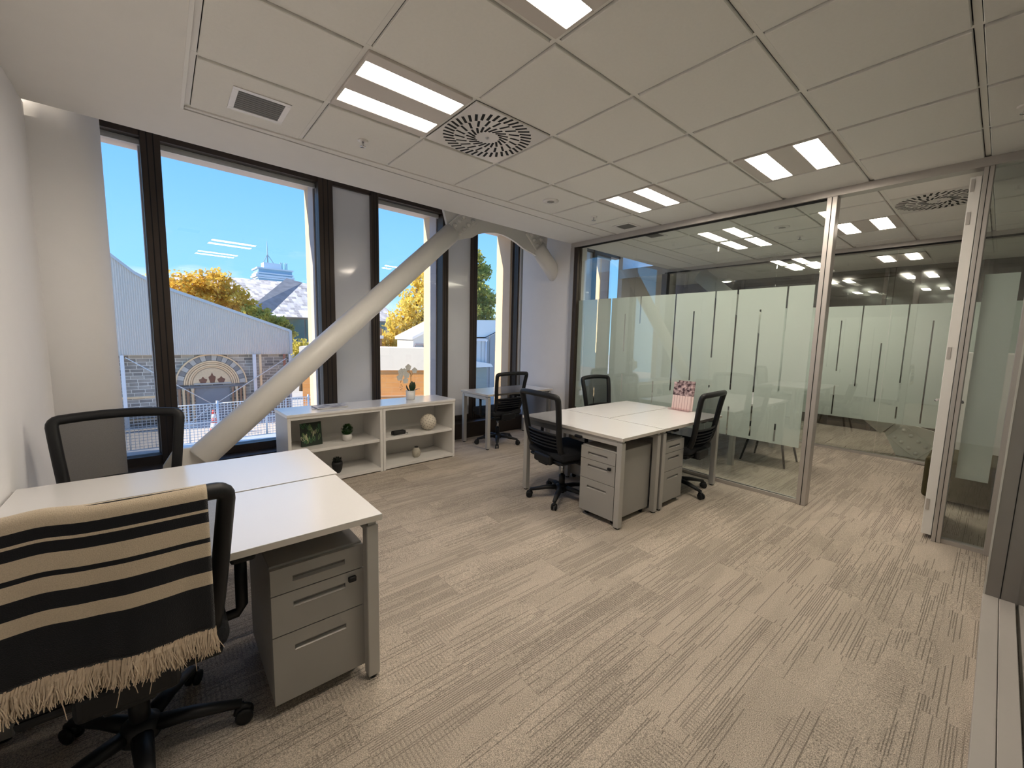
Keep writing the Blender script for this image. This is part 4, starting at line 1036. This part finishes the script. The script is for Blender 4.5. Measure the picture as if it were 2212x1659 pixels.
for r0, r1, y in ((1.44, 1.53, -0.11), (1.33, 1.41, -0.07), (1.20, 1.29, -0.09), (1.10, 1.17, -0.04)):
    ring(r0, r1, y, 0.0, 'arch_mould', cream)
ring(1.0, 1.54, -0.025, 0.0, 'arch_bed', mat('warm_shadow_stone', (0.40, 0.28, 0.17), 0.9))
pts = [(1.04 * math.cos(PI * k / 24), ZSP + 1.06 * math.sin(PI * k / 24)) for k in range(25)]
b = MB(); b.prism(pts, -0.03, 0.0, 'y'); b.build('tympanum', mat('tympanum_stone', (0.74, 0.55, 0.33), 0.85, vary=0.15), root)
for cx_, hh, ww in ((0.0, 0.78, 0.26), (-0.50, 0.52, 0.30), (0.50, 0.52, 0.30)):
    f = [(cx_ - ww * 0.45, ZSP + 0.08), (cx_ + ww * 0.45, ZSP + 0.08), (cx_ + ww * 0.7, ZSP + hh * 0.45), (cx_ + ww * 0.75, ZSP + hh * 0.62), (cx_ + ww * 0.30, ZSP + hh * 0.72), (cx_, ZSP + hh), (cx_ - ww * 0.30, ZSP + hh * 0.72), (cx_ - ww * 0.75, ZSP + hh * 0.62), (cx_ - ww * 0.7, ZSP + hh * 0.45)]
    b = MB(); b.prism(f, -0.038, -0.03, 'y'); b.build('tracery', redst, root)
MB().box(-1.0, 1.05, -0.10, 0.0, ZSP - 0.02, ZSP + 0.07).build('lintel', palest, root)
MB().box(-1.95, 1.95, -0.14, 0.0, ZSP - 0.22, ZSP - 0.10).build('impost', mat('impost_stone', (0.22, 0.21, 0.20), 0.9), root)
MB().box(-0.95, 0.95, -0.02, 0.0, 0.0, ZSP - 0.22).build('door', mat('grey_door', (0.24, 0.25, 0.26), 0.7), root)
for k, x in enumerate((-1.78, -1.56, -1.34, -1.10, 1.10, 1.34, 1.56, 1.78)):
    MB().lathe([(0.10, 0.0), (0.075, 0.15), (0.075, ZSP - 0.45), (0.11, ZSP - 0.22)], 12).build('shaft', cream if k % 2 else mat('brown_shaft', (0.36, 0.22, 0.13), 0.8), root, (x, -0.12, 0))
tag(root, 'stone front with striped round arch portal beneath the grey corrugated gable', 'building')
# corrugated gable
root2 = empty('corrugated_gable', fw(0, GV - 0.35, 0), TH)
outl = [g20(-5.0, 8.2), g20(-2.0, 5.5), g20(-0.95, 4.45), g20(-0.414, 3.86), g20(0.141, 3.34), g20(0.55, 3.10), g20(1.098, 2.853), g20(4.95, 1.49), g20(5.03, 1.45)]
zb = g20(0, 0.50)[1]
def top_at(u):
    for (a, b_), (c_, d_) in zip(outl[:-1], outl[1:]):
        if a <= u <= c_: return b_ + (d_ - b_) * (u - a) / (c_ - a)
    return outl[-1][1]
V = []; F = []; u = outl[0][0]; pitch = 0.105; umax = outl[-1][0]
prof = ((0.0, 0.0), (0.35, 0.0), (0.5, -0.035), (0.85, -0.035))
while u < umax - 0.02:
    for f_, y in prof:
        uu = min(umax, u + f_ * pitch); V += [(uu, y, zb), (uu, y, top_at(uu))]
    u += pitch
for k in range(len(V) // 2 - 1): F.append((2 * k, 2 * k + 2, 2 * k + 3, 2 * k + 1))
MB().quads(V, F).build('sheeting', corr, root2)
p = MB()
for (a, b_), (c_, d_) in zip(outl[:-1], outl[1:]): p.quads([(a, -0.10, b_ - 0.05), (c_, -0.10, d_ - 0.05), (c_, -0.10, d_ + 0.14), (a, -0.10, b_ + 0.14), (a, 0.4, b_ + 0.14), (c_, 0.4, d_ + 0.14)], [(0, 1, 2, 3), (3, 2, 5, 4)])
p.build('verge_trim', mat('zinc_trim', (0.52, 0.53, 0.54), 0.45, 0.2), root2)
MB().box(umax - 0.10, umax + 0.08, -0.09, 0.4, zb, outl[-1][1] + 0.1).build('corner_trim', mat('zinc_trim', (0.52, 0.53, 0.54), 0.45, 0.2), root2)
MB().box(outl[0][0], umax, 0.02, 0.30, zb, zb + 0.08).build('sill_trim', corr, root2)
tag(root2, 'grey corrugated steel gable with a curved sloping roof line', 'building')
# props of the gable
wsteel = mat('white_painted_post', (0.70, 0.71, 0.72), 0.5)
def prop(u, w2, m_, label, v=GV - 0.55, nm='steel_post'):
    o = empty(nm, fw(u, v, GZ), TH); MB().box(-w2, w2, -0.08, 0.08, 0.02, zb - GZ, 0.01).build('shaft', m_, o); MB().box(-w2 - 0.1, w2 + 0.1, -0.2, 0.2, 0.0, 0.03).build('foot_plate', m_, o)
    tag(o, label, 'post')
prop(g20(3.61, 0)[0], 0.10, wsteel, 'white post under the gable to the right of the portal arch')
prop(g20(3.82, 0)[0], 0.07, cream, 'tan post close to the right of the white gable post')
prop(g20(4.72, 0)[0], 0.07, mat('brick_red_post', (0.40, 0.16, 0.10), 0.7), 'reddish post under the right end of the gable')
prop(g20(4.93, 0)[0], 0.06, wsteel, 'thin white post under the outer corner of the gable')
prop(g20(-0.35, 0)[0], 0.09, wsteel, 'white post beside the round column at the left window edge')
def cable(a, b, label):
    A = Vector((a[0] * k17, 0, 1.44 + (a[1] - 1.44) * k17)); B = Vector((b[0] * k17, 0, 1.44 + (b[1] - 1.44) * k17)); mid = (A + B) / 2
    q = MB(); L_ = (B - A); q.tube([-L_ / 2, L_ / 2], 0.028, 6)
    for k in range(24):
        c_ = -L_ / 2 + L_ * (k + 0.5) / 24; q.lathe([(0.0, -0.04), (0.045, 0.0), (0.0, 0.04)], 6, c_)
    o = q.build('brace_cable', mat('pale_cable', (0.72, 0.71, 0.68), 0.6), None, fw(mid.x, GV - 0.75, mid.z), TH); tag(o, label, 'cable', 'bracing cables of the gable')
cable((-0.26, 0.43), (2.16, -1.45), 'pale bracing cable falling from the left end of the gable')
cable((2.16, -1.45), (4.78, 0.33), 'pale bracing cable rising to the right end of the gable')
cable((2.10, -1.45), (1.22, -2.25), 'pale bracing cable running down behind the fence')

# ---------------------------------------------------------------- fence panels
FV = 27.0
def fence():
    o = empty('mesh_fence_panel', (0, 0, 0), TH)
    q = MB(); Wd = 2.30; Ht = 2.12
    for z in (0.10, 1.15, Ht): q.tube([(0, 0, z), (Wd, 0, z)], 0.028, 6)
    for x in (0.02, Wd - 0.02): q.tube([(x, 0, 0.02), (x, 0, Ht + 0.14)], 0.040, 8)
    q.tube([(Wd * 0.45, 0, 0.1), (Wd * 0.45, 0, Ht)], 0.022, 6)
    q.build('frame', wsteel, o)
    q = MB(); n = 15
    for k in range(1, n): x = Wd * k / n; q.box(x - 0.011, x + 0.011, -0.008, 0.008, 0.1, Ht)
    for k in range(1, 14): z = 0.1 + (Ht - 0.1) * k / 14; q.box(0, Wd, -0.008, 0.008, z - 0.011, z + 0.011)
    g_ = q.build('wire_mesh', wsteel, o); g_['kind'] = 'stuff'
    q = MB(); q.box(-0.12, 0.16, -0.30, 0.30, 0.0, 0.10, 0.02); q.build('foot_block', mat('concrete_block', (0.4, 0.4, 0.38), 0.9), o)
    return o
f0 = fence()
us = [-1.47, 0.83, 3.13, 5.43, 7.73, 10.03, 19.5, 21.8, 24.1]
names = ['leftmost white mesh fence panel, below the left window', 'white mesh fence panel in front of the portal, left of its middle post', 'white mesh fence panel in front of the portal behind the brace', 'white mesh fence panel seen just above the left bookcase end', 'white mesh fence panel right of the gable corner', 'white mesh fence panel at the bookcase window', 'white mesh fence panel below the corner window, left part', 'white mesh fence panel below the corner window, middle part', 'white mesh fence panel below the corner window, right part']
for k, u in enumerate(us):
    o = f0 if k == 0 else copy_tree(f0)
    o.location = fw(u, FV, GZ); tag(o, names[k], 'fence', 'white temporary mesh fence panels')
o = empty('traffic_cone', fw(1.526 * 29 / 14, 29.0, GZ), TH)
MB().box(-0.24, 0.24, -0.24, 0.24, 0.0, 0.05, 0.01).build('base', mat('cone_black', (0.03, 0.03, 0.03), 0.7), o)
cr_ = mat('cone_red', (0.60, 0.05, 0.04), 0.5); cw = mat('cone_white', (0.8, 0.78, 0.78), 0.5)
for a, b, m_ in ((0.05, 0.40, cr_), (0.40, 0.70, cw), (0.70, 0.98, cr_), (0.98, 1.22, cw), (1.22, 1.45, cr_)):
    MB().lathe([(0.25 - 0.13 * a, a), (0.25 - 0.13 * b, b)], 16).build('band', m_, o)
tag(o, 'red and white traffic cone behind the mesh fence', 'traffic cone')

# ---------------------------------------------------------------- trees
def leafmat(name, c1, c2, c3):
    M = bpy.data.materials.new(name); M.use_nodes = True; t = M.node_tree; b = t.nodes['Principled BSDF']; b.inputs['Roughness'].default_value = 0.7; b.inputs['Specular IOR Level'].default_value = 0.2
    tc = t.nodes.new('ShaderNodeTexCoord'); no = t.nodes.new('ShaderNodeTexNoise'); no.inputs['Scale'].default_value = 1.1; no.inputs['Detail'].default_value = 6; no.inputs['Roughness'].default_value = 0.75
    t.links.new(tc.outputs['Object'], no.inputs['Vector'])
    cr = t.nodes.new('ShaderNodeValToRGB'); e = cr.color_ramp.elements; e[0].position = 0.34; e[0].color = c1 + (1,); e[1].position = 0.68; e[1].color = c3 + (1,); x = e.new(0.5); x.color = c2 + (1,)
    t.links.new(no.outputs[0], cr.inputs[0]); t.links.new(cr.outputs[0], b.inputs['Base Color'])
    df = t.nodes.new('ShaderNodeBsdfTranslucent'); t.links.new(cr.outputs[0], df.inputs[0]); mx = t.nodes.new('ShaderNodeMixShader'); mx.inputs[0].default_value = 0.45
    t.links.new(b.outputs[0], mx.inputs[1]); t.links.new(df.outputs[0], mx.inputs[2]); t.links.new(mx.outputs[0], t.nodes['Material Output'].inputs[0])
    return M
bark = mat('bark', (0.10, 0.075, 0.05), 0.95, vary=0.3, scale=6)
def tree(u, v, blobs, size, n, m_, label, seed):
    """blobs: (du, dv, z, r) clumps of leaves relative to the trunk, z above the datum"""
    o = empty('tree', fw(u, v, GZ), TH); rnd = random.Random(seed)
    tz = max(b[2] for b in blobs) - GZ
    q = MB(); q.tube([(0, 0, 0), (0.1, 0, tz * 0.4), (0, 0, tz * 0.8)], [0.30, 0.22, 0.08], 10)
    for du, dv, z, r in blobs: q.tube([(0.05, 0, tz * 0.35), (du * 0.5, dv * 0.5, (tz * 0.35 + z - GZ) / 2), (du, dv, z - GZ)], [0.14, 0.09, 0.03], 6)
    q.build('trunk', bark, o)
    V = []; F = []; vol = [b[3] ** 2 for b in blobs]; tot = sum(vol)
    for b_, w_ in zip(blobs, vol):
        for k in range(int(n * w_ / tot)):
            z = 2 * rnd.random() - 1; a = rnd.random() * 2 * PI; r = math.sqrt(max(0, 1 - z * z)); rad = b_[3] * (0.45 + 0.55 * rnd.random() ** 0.5) * (0.82 + 0.3 * math.sin(a * 3 + seed) * math.cos(z * 4))
            c = Vector((b_[0] + r * math.cos(a) * rad, b_[1] + r * math.sin(a) * rad, b_[2] - GZ + z * rad * 0.85))
            d1 = Vector((rnd.random() - .5, rnd.random() - .5, rnd.random() - .5)).normalized(); d2 = d1.cross(Vector((rnd.random() - .5, rnd.random() - .5, rnd.random() - .5))).normalized()
            s_ = size * (0.6 + 0.8 * rnd.random()); i0 = len(V)
            V += [c + d1 * s_, c + d2 * s_ * 0.5, c - d1 * s_, c - d2 * s_ * 0.5]; F.append((i0, i0 + 1, i0 + 2, i0 + 3))
    me = bpy.data.meshes.new('crown'); me.from_pydata(V, [], F); me.materials.append(m_)
    c_ = put('crown', me, o); c_['kind'] = 'stuff'
    tag(o, label, 'tree')
gold = leafmat('golden_leaves', (0.50, 0.31, 0.05), (0.84, 0.57, 0.09), (0.95, 0.74, 0.20))
gogr = leafmat('yellow_green_leaves', (0.28, 0.26, 0.05), (0.60, 0.52, 0.10), (0.90, 0.80, 0.24))
yell = leafmat('yellow_leaves', (0.55, 0.41, 0.07), (0.82, 0.64, 0.13), (0.92, 0.80, 0.30))
mixg = leafmat('green_gold_leaves', (0.15, 0.19, 0.06), (0.40, 0.42, 0.11), (0.92, 0.76, 0.20))
tree(4.9, 42, [(-1.6, 0, 4.6, 1.7), (0.3, 0, 5.2, 1.6), (1.6, 0, 4.0, 1.5), (-0.3, 0.4, 3.6, 2.0), (-3.2, 0, 4.0, 1.8), (2.6, 0, 3.1, 1.2)], 0.17, 7000, gold, 'golden autumn tree rising behind the corrugated gable', 1)
tree(9.3, 41, [(-0.9, 0, 2.5, 1.1), (0.3, 0, 1.9, 1.1), (-1.9, 0, 2.9, 0.9), (0.9, 0, 1.3, 0.8)], 0.15, 3200, gogr, 'yellow green tree low behind the right end of the gable', 2)
tree(12.6, 46, [(0, 0, -0.2, 1.2), (1.0, 0, -0.8, 1.0)], 0.16, 1500, gogr, 'small bush beside the slate roofed building', 3)
tree(18.6, 33, [(0.5, 0, 3.8, 2.4), (-1.4, 0, 2.2, 1.7), (1.2, 0, 6.2, 2.0), (-2.6, 0, 0.9, 1.2), (2.2, 0, 8.0, 1.6), (-0.6, 0, 0.6, 1.8), (-3.4, 0, -0.2, 1.0)], 0.17, 9000, yell, 'bright yellow tree filling the bookcase window', 4)
tree(28.0, 37, [(-0.6, 0, 9.8, 1.5), (0.9, 0, 8.6, 1.3), (-0.6, 0, 6.6, 2.0), (1.3, 0, 5.6, 1.8), (-1.4, 0, 4.2, 2.0), (1.2, 0, 3.8, 1.7), (0.2, 0, 8.0, 1.1)], 0.20, 7500, mixg, 'tall green and gold tree in the corner window', 5)
# ---------------------------------------------------------------- slate roofed hall
slate = stone_mat('patterned_slate', (0.86, 0.80, 0.74), (0.34, 0.31, 0.30), (0.66, 0.63, 0.60), 0.55, 0.30)
o = empty('slate_roof_hall', fw(18.0, 60, GZ), TH)
def L60(u, v, z): return (u - 18.0, v - 60, z - GZ)
MB().quads([L60(4.0, 55, 3.6), L60(27, 55, 3.6), L60(27, 66, 8.7), L60(4.0, 66, 8.3)], [(0, 1, 2, 3)]).build('roof_slope', slate, o)
MB().quads([L60(4.0, 66, 8.3), L60(27, 66, 8.7), L60(27, 76, 3.6), L60(4.0, 76, 3.6)], [(0, 1, 2, 3)]).build('roof_slope', slate, o)
MB().quads([L60(9.6, 54.2, 3.9), L60(15.9, 63.5, 8.75), L60(17.5, 62.0, 8.2), L60(11.4, 53.8, 3.2)], [(0, 1, 2, 3)]).build('valley_slope', mat('shaded_slate', (0.16, 0.17, 0.19), 0.7, vary=0.5, scale=1.5), o)  # slope facing away from the light, its shade painted as darker slate
MB().quads([L60(11.4, 53.6, 3.2), L60(17.5, 62.0, 8.2), L60(27, 60.0, 6.9), L60(27, 52.5, 3.2)], [(0, 1, 2, 3)]).build('gable_slope', slate, o)
MB().box(-7.5, 9, -4.9, 15, 0, 8.15).build('walls', mat('hall_walls', (0.42, 0.40, 0.37), 0.8), o)
for k in range(8):
    u = 12.2 + k * 1.75
    MB().box(u - 18, u - 18 + 1.6, -5.05, -4.95, 5.0, 7.6).build('window_pane', mat('teal_glass', (0.10, 0.17, 0.17), 0.1, coat=0.5), o)
MB().box(-7.0, 9.0, -5.1, -5.0, 0.0, 4.6).build('plinth', mat('pale_rubble', (0.55, 0.53, 0.5), 0.9, vary=0.4, scale=2), o)
tag(o, 'large hall with patterned pale slate roof behind the golden tree', 'building')
# far tower
o = empty('office_tower', fw(26.9, 120, GZ), TH)
tb = mat('tower_blue_glass', (0.26, 0.42, 0.55), 0.25, vary=0.2, scale=0.3); tw = mat('tower_white', (0.62, 0.70, 0.76), 0.6)
MB().box(-3.7, 3.7, -3, 3, 0, 21.5).build('core', tb, o)
for k in range(9):
    z = 12.0 + k * 1.15; MB().box(-4.0, 4.0, -3.2, 3.2, z, z + 0.32).build('floor_band', tw, o)
MB().box(-4.3, 4.2, -3.2, 3.2, 19.3, 19.8).build('parapet', tw, o)
MB().box(-2.2, 1.6, -1.5, 1.5, 21.5, 23.0).build('plant_room', tw, o)
for x in (1.8, 2.2, 2.9, 3.3): MB().tube([(x, 0, 21.5), (x, 0, 23.6)], 0.10, 6).build('aerial', mat('aerial_grey', (0.3, 0.38, 0.45), 0.6), o)
q = MB(); q.tube([(-1.0, 0, 23.0), (-1.0, 0, 28.4)], [0.16, 0.05], 6); q.tube([(-2.0, 0, 23.0), (-1.0, 0, 25.2)], 0.08, 6); q.tube([(0.4, 0, 23.0), (-1.0, 0, 25.2)], 0.08, 6); q.build('mast', mat('aerial_grey', (0.3, 0.38, 0.45), 0.6), o)
tag(o, 'distant blue glass tower with a roof mast', 'building')
# neighbours in the bookcase window and the corner window
orange = stone_mat('orange_brick', (0.60, 0.26, 0.075), (0.64, 0.29, 0.09), (0.60, 0.30, 0.12), 0.9, 0.32, 0.2)
render_w = mat('white_render', (0.88, 0.82, 0.75), 0.85, vary=0.04, scale=1)
o = empty('flat_roof_annex', fw(13.3, 25, GZ), TH - 0.45)
MB().box(-6.3, 3.6, 0.0, 3.0, 0.0, 3.70).build('brick_wall', orange, o)
MB().box(-6.4, 3.7, -0.12, 3.1, 3.70, 5.17).build('white_fascia', mat('cream_fascia', (0.76, 0.66, 0.53), 0.85, vary=0.04, scale=1), o)
for z in (1.45, 1.95): MB().box(-6.3, 3.6, -0.05, 0.0, z, z + 0.08).build('brick_ledge', mat('light_ledge', (0.60, 0.36, 0.20), 0.8), o)
tag(o, 'flat roofed annex of orange brick with a white fascia', 'building')
o = empty('brown_block', fw(14.2, 31, GZ), TH)
MB().box(-3.0, 0.2, 0, 2, 0, 6.55).build('walls', mat('brown_cladding', (0.34, 0.17, 0.09), 0.8), o); MB().box(-3.1, 0.3, -0.1, 2, 5.7, 5.95).build('band', render_w, o)
tag(o, 'brown clad block half hidden by the yellow tree', 'building')
shedw = mat('pale_shed_sheet', (0.60, 0.60, 0.59), 0.6, vary=0.05); shedshade = mat('shaded_shed_sheet', (0.30, 0.31, 0.32), 0.6, vary=0.08)
o = empty('small_gabled_shed', fw(17.2, 27.6, GZ), TH)
MB().prism([(-1.95, 0.0), (1.5, 0.0), (1.5, 7.4), (-1.95, 5.78)], 0.0, 2.5, 'y').build('walls', shedw, o)
MB().prism([(-2.1, 5.70), (1.6, 7.42), (1.6, 7.72), (-2.1, 5.90)], -0.15, 2.6, 'y').build('roof', render_w, o)
MB().box(-1.8, 1.45, -0.06, 0.0, 5.30, 5.42).build('gutter', mat('mauve_trim', (0.45, 0.38, 0.38), 0.6), o)
for x in (-1.85, -1.1, -0.3, 0.5): MB().box(x, x + 0.06, -0.05, 0.0, 0, 5.3).build('seam', mat('mauve_trim', (0.45, 0.38, 0.38), 0.6), o)
tag(o, 'small pale gabled shed at the right edge of the bookcase window', 'building')
o = empty('pale_roof_shed', fw(20.0, 25.6, GZ), TH - 0.10)
R0 = -20.0
MB().prism([(17.0 + R0, 1.33 - GZ), (20.43 + R0, 1.43 - GZ), (23.5 + R0, 2.75 - GZ), (23.5 + R0, 2.85 - GZ), (17.0 + R0, 2.60 - GZ)], 0.0, 2.0, 'y').build('roof', mat('pale_roof_sheet', (0.74, 0.74, 0.72), 0.6, vary=0.03), o)
MB().box(17.0 + R0, 20.35 + R0, -0.3, 1.9, 0.0, 1.30 - GZ).build('front_wall', shedw, o)
MB().prism([(20.40 + R0, 0.0), (24.0 + R0, 0.0), (24.0 + R0, 2.9 - GZ), (20.43 + R0, 1.38 - GZ)], -0.2, 1.9, 'y').build('side_wall', shedshade, o)  # wall in shade: the shade is painted in with a darker sheet colour
MB().box(17.0 + R0, 20.38 + R0, -0.42, -0.3, 1.10 - GZ, 1.24 - GZ).build('gutter', mat('white_gutter', (0.72, 0.70, 0.72), 0.5), o)
MB().tube([(20.25 + R0, -0.40, 1.15 - GZ), (20.25 + R0, -0.40, -1.1 - GZ)], 0.055, 8).build('downpipe', mat('white_gutter', (0.72, 0.70, 0.72), 0.5), o)
for k in range(7): MB().box(17.1 + R0 + k * 0.46, 17.14 + R0 + k * 0.46, -0.34, -0.30, -0.7 - GZ, 1.1 - GZ).build('seam', mat('seam_grey', (0.42, 0.42, 0.42), 0.6), o)
MB().prism([(17.0 + R0, -0.10 - GZ), (20.35 + R0, -0.62 - GZ), (20.55 + R0, -0.86 - GZ), (17.0 + R0, -0.90 - GZ)], -1.0, -0.3, 'y').build('canopy', mat('pale_roof_sheet', (0.74, 0.74, 0.72), 0.6, vary=0.03), o)
MB().box(17.0 + R0, 20.3 + R0, -0.5, -0.3, 0.0, -0.95 - GZ).build('shop_glass', mat('green_grey_glass', (0.22, 0.26, 0.25), 0.2), o)
for k in range(5): MB().box(20.7 + R0 + k * 0.55, 20.74 + R0 + k * 0.55, -0.24, -0.2, 0, 1.55 - GZ + k * 0.22).build('seam', mat('seam_dark', (0.20, 0.21, 0.22), 0.6), o)
tag(o, 'pale roofed shed with canopy and shaded side wall in the corner window', 'building')
